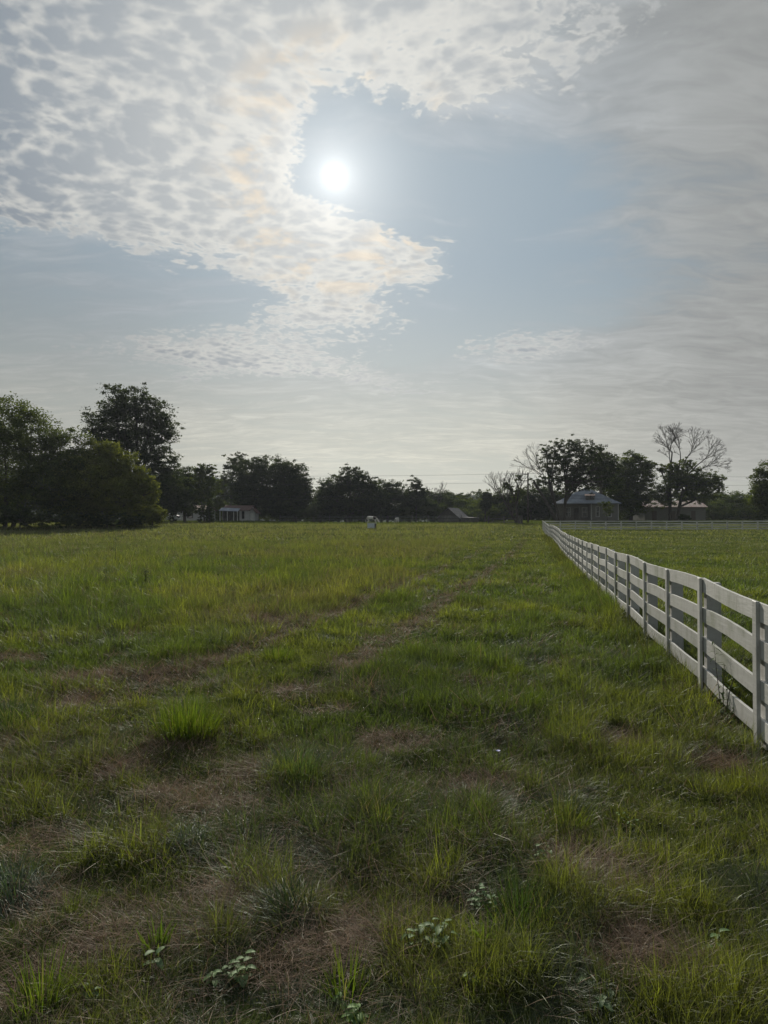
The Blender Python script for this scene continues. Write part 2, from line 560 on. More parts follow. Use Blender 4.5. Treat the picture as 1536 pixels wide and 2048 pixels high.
# the road across the far side of the field
mb = MB()
xs = list(range(-220, 221, 10))
for a, b in zip(xs[:-1], xs[1:]):
    vs = [(a, 110.0, gzf(a, 110.0) + .02), (b, 110.0, gzf(b, 110.0) + .02), (b, 116.0, gzf(b, 116.0) + .02), (a, 116.0, gzf(a, 116.0) + .02)]
    mb.add(vs, [(0, 1, 2, 3)])
tag(mb.build('road', M['asphalt']), kind='structure')


# distant wooded hills
def hills():
    m, nt, out = mat_new('wooded_hill'); b = nt.nodes.new('ShaderNodeBsdfDiffuse'); nt.links.new(b.outputs[0], out.inputs[0])
    p = worldpos(nt)
    c = mixc(smooth(noise(p, .05, 5, .7), .35, .65), (.030, .040, .018), (.055, .070, .030))
    nt.links.new(c.s, b.inputs['Color'])
    xs = np.arange(-1200, 1200, 6.0); ys = np.arange(760, 1250, 12.0)
    X, Y = np.meshgrid(xs, ys)
    ridge = np.interp(X, [-1200, -430, -330, -250, -200, -100, 40, 90, 130, 160, 200, 260, 420, 1200],
                      [70, 74, 70, 66, 50, 30, 18, 36, 38, 33, 22, 20, 30, 50])
    prof = np.exp(-((Y - 960) / 120.0) ** 2)
    Z = 2 + ridge * prof + (fbm(X, Y, .06, 3, 4) - .5) * 13 * prof ** .5
    nx, ny = len(xs), len(ys); i = np.arange(nx * ny).reshape(ny, nx)
    f = np.stack([i[:-1, :-1], i[:-1, 1:], i[1:, 1:], i[1:, :-1]], -1).reshape(-1, 4)
    return tag(link('hills', np_mesh('hills', np.stack([X, Y, Z], -1).reshape(-1, 3), f), m), kind='structure')


hills()

# ------------------------------------------------------------------ white board fence
FX0, FY0, DX, DY = 2.83, 5.18, .350, 1.66          # nearest visible post and the step from post to post
NPOST = 47
FH = 1.12                                           # top of the boards above the ground


def fence_part_box(mb, p0, p1, z0a, z1a, z0b, z1b, n_in, n_out, nrm):
    """a board from p0 to p1 (plan points) between two heights at each end, n_in..n_out along the plan normal"""
    a, b = Vector((*p0, 0)), Vector((*p1, 0)); nv = Vector((*nrm, 0))
    vs = []
    for (p, zl, zh) in ((a, z0a, z1a), (b, z0b, z1b)):
        for q in (n_in, n_out):
            vs.append(p + nv * q + Vector((0, 0, zl))); vs.append(p + nv * q + Vector((0, 0, zh)))
    mb.add(vs, [(0, 1, 3, 2), (4, 6, 7, 5), (0, 4, 5, 1), (2, 3, 7, 6), (1, 5, 7, 3), (0, 2, 6, 4)])


def post_z(i, x, y):
    """ground height smoothed along the fence"""
    zz = [gzf(x + DX * k * .5, y + DY * k * .5) for k in (-2, -1, 0, 1, 2)]
    return sum(zz) / 5


def build_fence(name, x0, y0, dx, dy, n0, n, label, board_side, seed, bay=3):
    rnd = random.Random(seed)
    L = math.hypot(dx, dy); t = (dx / L, dy / L); nrm = (t[1], -t[0])         # to the right of the run
    if board_side < 0: nrm = (-nrm[0], -nrm[1])
    root = empty(name, (x0 + dx * n0, y0 + dy * n0, gzf(x0 + dx * n0, y0 + dy * n0)))
    tag(root, label, 'fence')
    off = root.location
    P = lambda i: (x0 + dx * i - off.x, y0 + dy * i - off.y)
    jit = {i: rnd.uniform(-.02, .02) for i in range(n0 - 4, n + 5)}
    Z = lambda i: post_z(i, x0 + dx * i, y0 + dy * i) - off.z + jit.get(i, 0)
    for i in range(n0, n):
        px, py = P(i); z = Z(i)
        mb = MB()   # square post on the far side of the boards
        fence_part_box(mb, (px - t[0] * .06, py - t[1] * .06), (px + t[0] * .06, py + t[1] * .06), z - .3, z + FH - .04, z - .3, z + FH - .04, .030, .165, nrm)
        mb.build('post', M['white_post'], root, bevel=.004)
        mb = MB()   # upright cover board on the near side
        lean = rnd.uniform(-.008, .008)
        fence_part_box(mb, (px - t[0] * .046 + lean, py - t[1] * .046), (px + t[0] * .046 + lean, py + t[1] * .046), z - .12, z + FH + .004, z - .12, z + FH + .004, -.030, -.002, nrm)
        mb.build('cover_board', M['white_board'], root, bevel=.003)
    for k in range(4):
        i = n0 - (k % 2)
        while i < n - 1:
            j = min(i + bay, n - 1); a = max(i, n0)
            mb = MB(); steps = (j - a) * 4; sag = rnd.uniform(-.012, .018); ph = rnd.uniform(0, 6)
            top = FH - k * .292
            pts = []
            for s in range(steps + 1):
                u = a + (j - a) * s / steps
                i0 = int(math.floor(u)); fr = u - i0
                z = Z(i0) * (1 - fr) + Z(min(i0 + 1, n - 1)) * fr
                w = sag * math.sin(PI * fr) * 1.2 + .007 * math.sin(u * 3.1 + ph)
                g0 = .003 if s in (0, steps) else 0
                pts.append((P(u)[0], P(u)[1], z + top - w, .004 * math.sin(u * 5 + ph)))
            vs, fs = [], []
            for s, (x, y, zt, o) in enumerate(pts):
                e = (.004 if s == 0 else -.004 if s == steps else 0)
                for q in (0.0, .026):
                    for zz in (zt - .140, zt):
                        vs.append((x + nrm[0] * (q + o * 0) + t[0] * e, y + nrm[1] * (q + o * 0) + t[1] * e, zz))
            for s in range(steps):
                b0 = s * 4; c0 = b0 + 4
                fs += [(b0, c0, c0 + 1, b0 + 1), (b0 + 2, b0 + 3, c0 + 3, c0 + 2), (b0 + 1, c0 + 1, c0 + 3, b0 + 3), (b0, b0 + 2, c0 + 2, c0)]
            fs += [(0, 1, 3, 2), (steps * 4, steps * 4 + 2, steps * 4 + 3, steps * 4 + 1)]
            mb.add(vs, fs); mb.build('board', M['white_board'], root)
            i += bay
    return root


build_fence('board_fence', FX0, FY0, DX, DY, -2, NPOST, 'long white four-board fence running away down the right side of the field', 1, 3)
CX, CY = FX0 + DX * (NPOST - 1), FY0 + DY * (NPOST - 1)
build_fence('board_fence', CX + .35, CY + .15, 1.83, 0.02, 0, 26, 'white board fence crossing the far end of the right pasture before the farmhouse', -1, 8)


# ------------------------------------------------------------------ grass
def in_view(x, y, pad=1.2):
    return np.abs(x) < y * .66 + pad + 1


PATCH = []          # dead matted patches: x, y, radius
for (px, py, r) in ((400, 1590, .42), (500, 1540, .33), (240, 1545, .30), (170, 1352, .60), (345, 1352, .55), (150, 1402, .45), (585, 1388, .45), (650, 1420, .35),
                    (775, 1283, .55), (700, 1330, .5), (700, 1885, .26), (640, 1900, .2), (100, 1775, .28), (60, 1700, .3), (440, 1810, .24), (1235, 1478, .35),
                    (1180, 1742, .32), (1290, 1925, .28), (790, 1480, .4), (40, 1320, .5), (540, 1245, .8), (600, 1240, .6), (330, 1500, .25), (1440, 1530, .3),
                    (900, 1195, .9), (20, 1960, .22), (180, 1900, .18), (960, 1560, .3), (560, 1950, .15)):
    D = F * CAM_H / (py - 1046); PATCH.append(((px - 768) / F * D, D, r))
CLUMPS = [  # px, py(base), radius, height, tone, lean, n, label
    (378, 1478, .30, .30, 'bright', .35, 900, 'broad bright green grass tuft left of the middle, dark at its foot'),
    (585, 1855, .16, .20, 'deep', .85, 620, 'dense dark green tuft of arching blades at bottom centre-left'),
    (600, 1548, .20, .24, 'blue', .6, 520, 'blue-green grass tuft with pale dry stems beside the dead thatch'),
    (20, 1800, .22, .24, 'blue', .95, 520, 'dark grass tuft leaning over at the left edge of the photo'),
    (760, 1640, .20, .19, 'olive', .8, 420, 'loose olive grass tuft near the middle of the foreground'),
    (1062, 1412, .13, .22, 'bright', .3, 130, 'small upright yellow-green tuft right of centre'),
    (20, 1462, .28, .26, 'deep', .45, 420, 'dark grass tuft at the left edge level with the bright tuft'),
    (318, 1900, .06, .12, 'wide', .35, 26, 'small tuft of wide bright blades in the lower left foreground'),
    (380, 1700, .20, .14, 'blue', 1.1, 420, 'flattened blue-green grass swirl below the dead thatch'),
    (1035, 1840, .14, .20, 'deep', .5, 300, 'dark green tuft right of centre near the bottom'),
    (965, 1885, .06, .12, 'wide', .30, 22, 'short yellow-green wide-bladed tuft among broadleaf weeds'),
    (560, 1320, .25, .22, 'bright', .4, 380, 'yellow-green grass tuft just beyond the dead grass mounds'),
    (1130, 1640, .16, .18, 'olive', .5, 240, 'low olive tuft in the right foreground'),
    (690, 1975, .08, .15, 'bright', .4, 80, 'small green tuft at the very bottom centre'),
    (90, 1990, .12, .17, 'bright', .45, 200, 'green tuft in the bottom left corner'),
]
TONES = {'bright': [(.080, .115, .020), (.105, .130, .026), (.056, .088, .018)], 'deep': [(.026, .050, .015), (.038, .066, .020), (.048, .070, .022)],
         'blue': [(.055, .085, .050), (.040, .070, .035), (.075, .10, .065)], 'olive': [(.075, .095, .025), (.060, .080, .022), (.10, .105, .04)],
         'wide': [(.070, .110, .020), (.092, .128, .026)]}


def blades(rng, base, head, L, W, lean, curl, col, segs, tipcol=None, twist=None):
    """ribbons: base (n,3), heading, length, width, start lean and bend (radians), colour (n,3)"""
    n = len(base)
    hd = np.stack([np.cos(head), np.sin(head), np.zeros(n)], -1)
    tw = head + PI / 2 + (twist if twist is not None else rng.normal(0, .5, n))
    wd = np.stack([np.cos(tw), np.sin(tw), rng.normal(0, .15, n)], -1)
    rows = []; p = base.copy(); ds = L / segs
    rows.append(p.copy())
    for s in range(segs):
        phi = lean + curl * ((s + .5) / segs) ** 1.3
        p = p + hd * (np.sin(phi) * ds)[:, None] + np.array([0, 0, 1.0]) * (np.cos(phi) * ds)[:, None]
        rows.append(p.copy())
    nv = 2 * segs + 1
    V = np.empty((n, nv, 3), np.float32); T = np.empty((n, nv, 3), np.float32)
    for s in range(segs):
        f = [1.0, .85, .6, .4][s] if segs > 1 else 1.0
        w = wd * (W * f * .5)[:, None]
        V[:, 2 * s] = rows[s] - w; V[:, 2 * s + 1] = rows[s] + w
    V[:, -1] = rows[-1]
    tc = col if tipcol is None else tipcol
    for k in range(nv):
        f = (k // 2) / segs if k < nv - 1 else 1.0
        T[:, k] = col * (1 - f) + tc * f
    tri = []
    for s in range(segs - 1):
        a = 2 * s; tri += [(a, a + 1, a + 3), (a, a + 3, a + 2)]
    a = 2 * (segs - 1); tri.append((a, a + 1, a + 2))
    tri = np.array(tri, np.int32)
    Fc = (np.arange(n, dtype=np.int32) * nv)[:, None, None] + tri[None]
    return V.reshape(-1, 3), Fc.reshape(-1, 3), T.reshape(-1, 3)


def merge(lst):
    vs, fs, ts, k = [], [], [], 0
    for v, f, t in lst:
        vs.append(v); fs.append(f + k); ts.append(t); k += len(v)
    return np.concatenate(vs), np.concatenate(fs), np.concatenate(ts)


def fence_x(y): return FX0 + DX / DY * (y - FY0)


def dryness(x, y):
    d = sstep(fbm(x, y, 1.9, 11), .62, .78) * .5 * (1 - sstep(y, 20, 60) * .5)
    d = np.maximum(d, .03 + .15 * sstep(fbm(x, y, .5, 14), .45, .65))
    d = np.where(x > fence_x(y) + .05, d * .35, d)
    right = sstep(x - .25 * y, -.3, .5); d = d * (1 - .55 * right * (1 - sstep(y, 20, 30)))
    warp = (fbm(x, y, 4.5, 21) - .5) * 1.5
    for (cx, cy, r) in PATCH:
        q = np.hypot((x - cx) * 1.0, (y - cy)) / (r * .80) + warp
        d = np.maximum(d, 1 - sstep(q, .45, 1.15))
    # worn wheel line running up the field
    lx = .1 + (y - 9.9) * .257
    d = np.maximum(d, (1 - sstep(np.abs(x - lx) + warp * .15, .10, .36)) * sstep(y, 6, 9) * (1 - sstep(y, 35, 65)) * .80)
    lx2 = lx - 1.75
    d = np.maximum(d, (1 - sstep(np.abs(x - lx2) + warp * .15, .08, .32)) * sstep(y, 5, 8) * (1 - sstep(y, 28, 50)) * .72)
    return d


def scatter(rng, y0, y1, dens, tuft):
    """tuft centres for a depth band, uniform over the visible wedge"""
    area = (y1 - y0) * (y1 + y0) * .66 + 4.0 * (y1 - y0)
    nt_ = int(area * dens / tuft)
    y = np.sqrt(rng.random(nt_) * (y1 ** 2 - y0 ** 2) + y0 ** 2)
    x = (rng.random(nt_) * 2 - 1) * (y * .66 + 2.0)
    return x, y


def build_grass():
    rng = np.random.default_rng(11)
    G_, S_ = [], []
    bands = [  # y0, y1, density, blades in a tuft, tuft spread, width, segs, length scale
        (0.9, 3.2, 17000, 9, .030, .0022, 3, .80), (3.2, 5.5, 10500, 9, .036, .0028, 3, .88), (5.5, 9, 5000, 9, .05, .0045, 2, 1.0), (9, 15, 1900, 8, .07, .0068, 2, 1.05),
        (15, 26, 640, 7, .11, .011, 2, 1.1), (26, 48, 190, 6, .18, .020, 1, 1.15), (48, 107, 30, 5, .3, .045, 1, 1.15)]
    for (y0, y1, dens, tf, sp, w, segs, ls) in bands:
        tx, ty = scatter(rng, y0, y1, dens, tf)
        n = len(tx)
        ang = rng.random((n, tf)) * 2 * PI; rr = np.abs(rng.normal(0, sp, (n, tf)))
        # per tuft traits
        d = dryness(tx, ty)
        lush = fbm(tx, ty, 1.3, 31); tone = fbm(tx, ty, .55, 41); big = fbm(tx, ty, .16, 45)
        bx = tx[:, None] + np.cos(ang) * rr; by = ty[:, None] + np.sin(ang) * rr
        rfence = tx > fence_x(ty)
        nearf = np.exp(-((tx - fence_x(ty) + .12) / .35) ** 2)
        # the taller meadow left of the mown lane
        lane = fence_x(ty) - 5.2 + (fbm(tx, ty, .3, 51) - .5) * 2.2
        meadow = sstep(lane - tx, -.6, 1.4) * sstep(ty, 8.5, 14)
        bunch = sstep(vnoise(tx + .3 * vnoise(tx, ty, 6, 3), ty, 4.3, 91), .48, .86) * (1 - sstep(ty, 18, 40) * .6)
        h = .048 + .070 * sstep(lush, .30, .75) + .04 * rng.random(n) ** 2 + .062 * bunch
        h = h * (1 + .85 * meadow) * (1 - .40 * d) + nearf * .10 * sstep(ty, 6, 14)
        h = np.where(rfence, h * .85, h)
        h = h * (1 - .5 * sstep(ty, 100, 105))
        flow = fbm(tx, ty, 2.6, 61) * 5 * PI + .6
        mat_ = .85 * sstep(fbm(tx, ty, 1.7, 71), .50, .70) * (1 - bunch * .8) * (1 - meadow * .7) * (1 - sstep(ty, 12, 30))  # how much it lies down
        lean = .30 + mat_ * .55 + d * .7
        L = h[:, None] * (.55 + .9 * rng.random((n, tf))) * ls * 1.25
        hd = np.where(rng.random((n, tf)) < (.25 + .6 * mat_)[:, None], flow[:, None] + rng.normal(0, .5, (n, tf)), ang)
        le = np.clip(lean[:, None] + rng.normal(0, .34, (n, tf)) + rr / sp * .14, 0, 1.5)
        cu = np.abs(rng.normal(.75, .55, (n, tf)))
        cu = np.minimum(cu, 1.75 - le)
        W = w * (.6 + .8 * rng.random((n, tf)))
        # colours
        A = np.array([.056, .082, .020]); B = np.array([.092, .112, .026]); Cc = np.array([.050, .076, .038]); E = np.array([.105, .100, .045])
        t1 = sstep(tone, .35, .65)[:, None]
        col = A * (1 - t1) + B * t1
        t2 = (mat_ * .75)[:, None]; col = col * (1 - t2) + Cc * t2
        t3 = (sstep(big, .52, .7) * meadow * .55)[:, None]; col = col * (1 - t3) + E * t3
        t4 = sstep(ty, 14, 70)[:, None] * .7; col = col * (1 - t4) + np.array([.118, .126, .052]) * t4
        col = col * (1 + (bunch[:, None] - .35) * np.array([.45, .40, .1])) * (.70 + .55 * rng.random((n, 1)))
        col = col * (1 + .22 * sstep(ty, 4, 14))[:, None] * np.array([1.08, .98, 1.28])  # blades further off coloured brighter, standing in for stronger sunlight on the field
        col = col[:, None, :] * (.65 + .7 * rng.random((n, tf, 1)))
        isdry = rng.random((n, tf)) < np.clip(d * .85, .04, .80)[:, None]
        keep = in_view(bx, by) & (by < 107.2) & ~((np.abs(bx - fence_x(by)) < .05))
        thin = rng.random((n, tf)) < (1 - .25 * isdry)
        keep &= thin
        z = gz(bx, by)
        for flag, dst in ((~isdry, G_), (isdry, S_)):
            k = keep & flag
            if not k.any(): continue
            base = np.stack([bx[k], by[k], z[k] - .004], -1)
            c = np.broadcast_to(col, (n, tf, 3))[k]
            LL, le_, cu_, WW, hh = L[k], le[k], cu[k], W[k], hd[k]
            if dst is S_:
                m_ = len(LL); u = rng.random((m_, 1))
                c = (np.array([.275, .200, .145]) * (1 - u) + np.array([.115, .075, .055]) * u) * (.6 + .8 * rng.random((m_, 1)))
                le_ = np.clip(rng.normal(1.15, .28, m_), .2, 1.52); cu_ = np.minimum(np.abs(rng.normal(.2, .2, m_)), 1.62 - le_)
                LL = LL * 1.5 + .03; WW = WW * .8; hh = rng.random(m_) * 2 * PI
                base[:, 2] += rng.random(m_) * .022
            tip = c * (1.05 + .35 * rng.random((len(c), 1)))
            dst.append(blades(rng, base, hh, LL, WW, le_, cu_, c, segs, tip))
    # rough verge on both sides of the road and the lawn beyond it
    n = 60000
    y = np.concatenate([104.5 + 5.3 * rng.random(n // 3), 116.3 + 22 * rng.random(n - n // 3)]); x = (rng.random(n) * 2 - 1) * (y * .6 + 1)
    c = np.array([.070, .085, .024]) * (.6 + .7 * rng.random((n, 1)))
    G_.append(blades(rng, np.stack([x, y, gz(x, y)], -1), rng.random(n) * 6.28, .12 + .22 * rng.random(n), np.full(n, .07), .05 + .4 * rng.random(n), .3 * rng.random(n), c, 1))
    # stalks with seed heads in the meadow, and long fallen straws
    n = 5200
    y = 9 + 60 * rng.random(n) ** 1.3; x = (rng.random(n) * 2 - 1) * (y * .6 + 1)
    lane = fence_x(y) - 5.0; k = (x < lane) & (fbm(x, y, .22, 81) > .45); x, y = x[k], y[k]; n = len(x)
    c = np.array([.15, .125, .085]) * (.6 + .7 * rng.random((n, 1)))
    wd = np.maximum(.003, y * .00038)
    S_.append(blades(rng, np.stack([x, y, gz(x, y)], -1), rng.random(n) * 6.28, .28 + .25 * rng.random(n), wd, .05 + .2 * rng.random(n), .3 * rng.random(n), c, 2))
    n = 420
    y = 2 + 10 * rng.random(n) ** .8; x = (rng.random(n) * 2 - 1) * (y * .6 + .5)
    x[:90] = fence_x(y[:90]) - rng.random(90) * 1.3
    k = x < fence_x(y) - .1; x, y = x[k], y[k]; n = len(x)
    c = np.array([.30, .26, .19]) * (.6 + .7 * rng.random((n, 1)))
    S_.append(blades(rng, np.stack([x, y, gz(x, y) + .05 + .04 * rng.random(n)], -1), rng.random(n) * 6.28, .08 + .12 * rng.random(n) * np.minimum(y, 6) / 3, np.full(n, .0026), 1.3 + .22 * rng.random(n), .1 * rng.random(n), c, 3))
    # tiny pale blades: bright colour stands in for glints, also small white flower specks
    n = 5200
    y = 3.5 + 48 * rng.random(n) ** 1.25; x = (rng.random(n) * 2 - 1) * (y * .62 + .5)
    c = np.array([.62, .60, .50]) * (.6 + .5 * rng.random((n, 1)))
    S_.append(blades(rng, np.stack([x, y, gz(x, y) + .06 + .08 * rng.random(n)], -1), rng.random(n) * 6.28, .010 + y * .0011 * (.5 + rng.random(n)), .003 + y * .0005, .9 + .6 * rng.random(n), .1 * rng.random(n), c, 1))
    # weedy fringe under the fence boards
    n = 9000
    y = 7 + 55 * rng.random(n) ** 1.2; x = fence_x(y) + rng.normal(-.12, .20, n)
    c = (np.array([.060, .070, .026]) * (1 - rng.random((n, 1)) * .5)) + np.array([.05, .035, .02]) * rng.random((n, 1)) ** 2
    G_.append(blades(rng, np.stack([x, y, gz(x, y)], -1), rng.random(n) * 6.28, .10 + .25 * rng.random(n) ** 2, np.maximum(.004, y * .0006), .1 + .4 * rng.random(n), .6 * rng.random(n), c, 2))
    v, f, t = merge(G_); print('green blades tris', len(f))
    tag(link('grass', np_mesh('grass', v, f, t), M['grass']), 'green meadow grass covering the field', 'grass', kind='stuff')
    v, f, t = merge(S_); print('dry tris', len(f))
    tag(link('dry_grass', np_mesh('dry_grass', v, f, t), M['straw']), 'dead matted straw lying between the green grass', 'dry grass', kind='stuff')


build_grass()


def build_clumps():
    for q, (px, py, r, h, tone, lean, n, label) in enumerate(CLUMPS):
        rng = np.random.default_rng(100 + q)
        D = F * CAM_H / (py - 1046); cx, cy = (px - 768) / F * D, D
        ang = rng.random(n) * 2 * PI; rr = r * np.sqrt(rng.random(n)) * .8
        x, y = np.cos(ang) * rr, np.sin(ang) * rr
        zz = gz(cx + x, cy + y); z0 = gzf(cx, cy)
        wide = tone == 'wide'
        L = h * (.6 + .75 * rng.random(n)) * (1.15 - .35 * rr / r)
        le = np.clip(rng.normal(0, .15, n) + lean * (rr / r) + (lean > .8) * .5, 0, 1.4)
        hd = ang + rng.normal(0, .45, n)
        if lean > .8: hd = np.full(n, 2.2) + rng.normal(0, .5, n)
        tb = TONES[tone]; ci = rng.integers(0, len(tb), n)
        c = np.array(tb)[ci] * (.7 + .6 * rng.random((n, 1)))
        dry = rng.random(n) < (.07 if not wide else 0); c[dry] = np.array([.15, .13, .09])
        W = np.full(n, .014 if wide else .0048) * (.6 + .8 * rng.random(n))
        cu = np.minimum(np.abs(rng.normal(.9 if lean > .5 else .6, .4, n)), 2.3 - le)
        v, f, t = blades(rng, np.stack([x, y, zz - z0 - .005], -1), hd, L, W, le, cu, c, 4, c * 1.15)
        o = link('grass_tuft', np_mesh('grass_tuft', v, f, t), M['grass'], loc=(cx, cy, z0))
        tag(o, label, 'grass tuft', 'grass tufts standing out in the field')


build_clumps()


# ------------------------------------------------------------------ broadleaf weeds
def leaf_blade(rng, length, width, droop, nseg=4):
    """ovate leaf along +x, folded on its midrib: verts, tris"""
    us = np.linspace(0, 1, nseg + 1); vs = []; 
    for u in us:
        w = width * math.sin(PI * min(1, u * .97 + .03)) ** .8 * (1 - .25 * u) * .5
        z = -droop * u * u * length; x = u * length
        vs += [(x, -w, z + w * .35), (x, 0, z), (x, w, z + w * .35)]
    fs = []
    for i in range(nseg):
        a = i * 3
        fs += [(a, a + 1, a + 4), (a, a + 4, a + 3), (a + 1, a + 2, a + 5), (a + 1, a + 5, a + 4)]
    return np.array(vs), np.array(fs)


def rot_z(v, a):
    c, s = math.cos(a), math.sin(a); return v @ np.array([[c, s, 0], [-s, c, 0], [0, 0, 1]])


def rot_y(v, a):
    c, s = math.cos(a), math.sin(a); return v @ np.array([[c, 0, -s], [0, 1, 0], [s, 0, c]])


def weed(px, py, size, nst, nl, label, col, seed, height=.14, D=None, leafshape=(.055, .028), cat='weed'):
    rng = np.random.default_rng(seed)
    if D is None: D = F * CAM_H / (py - 1046)
    cx, cy = (px - 768) / F * D, D; z0 = gzf(cx, cy)
    root = empty('broadleaf_weed' if height < .5 else 'tall_weed', (cx, cy, z0)); tag(root, label, cat, 'broadleaf weeds growing in the grass' if height < .5 else 'tall weeds rising above the grass')
    mb = MB(); L = []
    for s in range(nst):
        a = rng.random() * 6.28; r = rng.random() * size * .5
        b0 = np.array([math.cos(a) * r, math.sin(a) * r, -.01]); hgt = height * (.6 + .6 * rng.random())
        tip = b0 + np.array([math.cos(a) * hgt * .3, math.sin(a) * hgt * .3, hgt])
        midp = (b0 + tip) / 2 + np.array([rng.normal(0, .01), rng.normal(0, .01), 0])
        mb.tube([b0, midp, tip], [.0022 + height * .004, .0018 + height * .003, .001], 5)
        for k in range(nl):
            u = .25 + .75 * (k + .5) / nl; p = b0 * (1 - u) + tip * u
            q = leafshape[0] * (.5 + .5 * rng.random()) * (1.1 - .4 * abs(u - .6))
            v, f = leaf_blade(rng, q, leafshape[1] * q / leafshape[0], .35 + .5 * rng.random())
            v = rot_y(v, -rng.uniform(-.1, .7)); v = rot_z(v, k * 2.4 + rng.random()) + p
            c = np.array(col) * (.75 + .5 * rng.random())
            L.append((v, f, np.broadcast_to(c, (len(v), 3))))
    mb.build('stem', M['bark' if height > .5 else 'stem'], root)
    v, f, t = merge(L); link('leaf_cluster', np_mesh('leaf_cluster', v, f, t), M['weed'], root)
    return root


M['stem'] = simple('green_stem', (.06, .09, .03), (.09, .08, .04), 20)
PALE = (.12, .175, .075)
weed(470, 1962, .12, 5, 6, 'pale broadleaf weed rosette at the bottom left of centre', PALE, 1, .09, leafshape=(.050, .030))
weed(868, 1905, .16, 7, 6, 'largest cluster of pale broadleaf weeds at bottom centre', PALE, 2, .12, leafshape=(.050, .028))
weed(955, 1812, .12, 5, 5, 'low light-leaved weed above the main weed cluster', (.13, .20, .09), 3, .09, leafshape=(.04, .024))
weed(1405, 1905, .05, 1, 6, 'single small weed in the bottom right foreground', (.11, .18, .07), 4, .10, leafshape=(.06, .03))
weed(315, 1925, .03, 1, 5, 'small weed with one pale leaf beside the wide-bladed tuft', PALE, 5, .12, leafshape=(.06, .03))
weed(190, 1985, .06, 2, 4, 'tiny pale-leaved weed in the lower left corner area', PALE, 6, .07, leafshape=(.055, .03))
weed(955, 1950, .10, 4, 5, 'low weed with narrow leaves right of the bottom weed cluster', (.10, .16, .05), 7, .06, leafshape=(.045, .02))
weed(1090, 1740, .07, 3, 4, 'pale weed at the foot of the dark green tuft', PALE, 8, .12, leafshape=(.04, .028))
weed(700, 2020, .14, 4, 5, 'weed with yellow-green leaves at the bottom edge', (.09, .15, .04), 9, .06, leafshape=(.05, .03))
weed(420, 1830, .06, 3, 4, 'little bright weed left of the arching dark tuft', (.12, .18, .06), 10, .07, leafshape=(.032, .02))
weed(1180, 2000, .14, 5, 5, 'spreading weed at the bottom edge right of centre', (.10, .15, .07), 12, .05, leafshape=(.05, .03))
weed(1250, 1640, .10, 4, 5, 'low light green weed in the right foreground', (.10, .16, .05), 13, .07, leafshape=(.035, .02))
weed(1443, 1436, .03, 3, 18, 'tall leafy weed growing against the nearest fence boards', (.060, .085, .032), 14, .62, leafshape=(.085, .022), cat='weed')
weed(1452, 1440, .10, 6, 9, 'bushy weed at the foot of the nearest fence bay', (.055, .080, .035), 15, .24, leafshape=(.05, .018))
weed(1262, 1240, .5, 8, 9, 'weeds crowding the fourth fence post', (.050, .075, .030), 16, .28, leafshape=(.07, .035))
weed(1215, 1200, .5, 8, 9, 'weeds at the fence foot beyond the fifth post', (.050, .075, .030), 17, .30, leafshape=(.07, .035))


def tall_stalk(px, ytop, D, label, seed, col=(.075, .10, .03), nb=9, spread=.14):
    rng = np.random.default_rng(seed)
    x = (px - 768) / F * D; z0 = gzf(x, D); H = CAM_H + (1046 - ytop) / F * D - z0
    root = empty('tall_weed', (x, D, z0)); tag(root, label, 'weed', 'tall weeds rising above the grass')
    mb = MB(); mb.tube([(0, 0, -.02), (.02, 0, H * .5), (.0, .01, H)], [.010, .007, .003], 5); L = []
    for k in range(nb):
        u = .45 + .55 * k / nb; a = k * 2.4; r = spread * (.5 + rng.random()) * (.6 if u > .9 else 1)
        p0 = np.array([.01, 0, H * u]); p1 = p0 + np.array([math.cos(a) * r, math.sin(a) * r, r * .6])
        mb.tube([p0, p1], [.004, .002], 4)
        for j in range(5):
            v, f = leaf_blade(rng, .09, .03, .4); v = rot_z(rot_y(v, rng.uniform(-.6, .4)), rng.random() * 6.28) + p0 + (p1 - p0) * (j + 1) / 5
            L.append((v, f, np.broadcast_to(np.array(col) * (.7 + .6 * rng.random()), (len(v), 3))))
    mb.build('stem', M['stem'], root); v, f, t = merge(L); link('leaf_cluster', np_mesh('leaf_cluster', v, f, t), M['weed'], root)


tall_stalk(231, 1038, 27, 'tall thin weed standing alone above the left meadow', 31, nb=12, spread=.16)
tall_stalk(292, 1140, 17, 'dark weed stalk in the left meadow', 32, (.04, .045, .02), spread=.05)
tall_stalk(497, 1062, 60, 'brown weed stalk far out in the left meadow', 33, (.10, .06, .03), spread=.08)
tall_stalk(676, 1109, 27, 'yellow-flowered weed in the middle of the field', 34, (.20, .19, .04), nb=12, spread=.10)
tall_stalk(212, 1108, 18, 'pale weed stalk left of the tall thin weed', 35, (.14, .16, .09), nb=6, spread=.12)
tall_stalk(120, 1028, 78, 'sapling weed before the dark left trees', 36, (.06, .08, .03), nb=14, spread=.45)

# chicory flower
D = F * CAM_H / (1520 - 1046)
fl = empty('wild_flower', ((995 - 768) / F * D, D, gzf((995 - 768) / F * D, D))); tag(fl, 'tiny blue wild flower in the grass right of centre', 'flower')
mb = MB(); mb.tube([(0, 0, 0), (.005, 0, .07), (.0, .0, .13)], .0016, 5); mb.build('stem', M['stem'], fl)
mb = MB()
for k in range(12):
    a = k / 12 * 2 * PI; ca, sa_ = math.cos(a), math.sin(a)
    mb.add([(0, 0, .13), (ca * .010 - sa_ * .003, sa_ * .010 + ca * .003, .132), (ca * .018, sa_ * .018, .134), (ca * .010 + sa_ * .003, sa_ * .010 - ca * .003, .132)], [(0, 1, 2, 3)])
mb.build('petals', M['flower_blue'], fl)


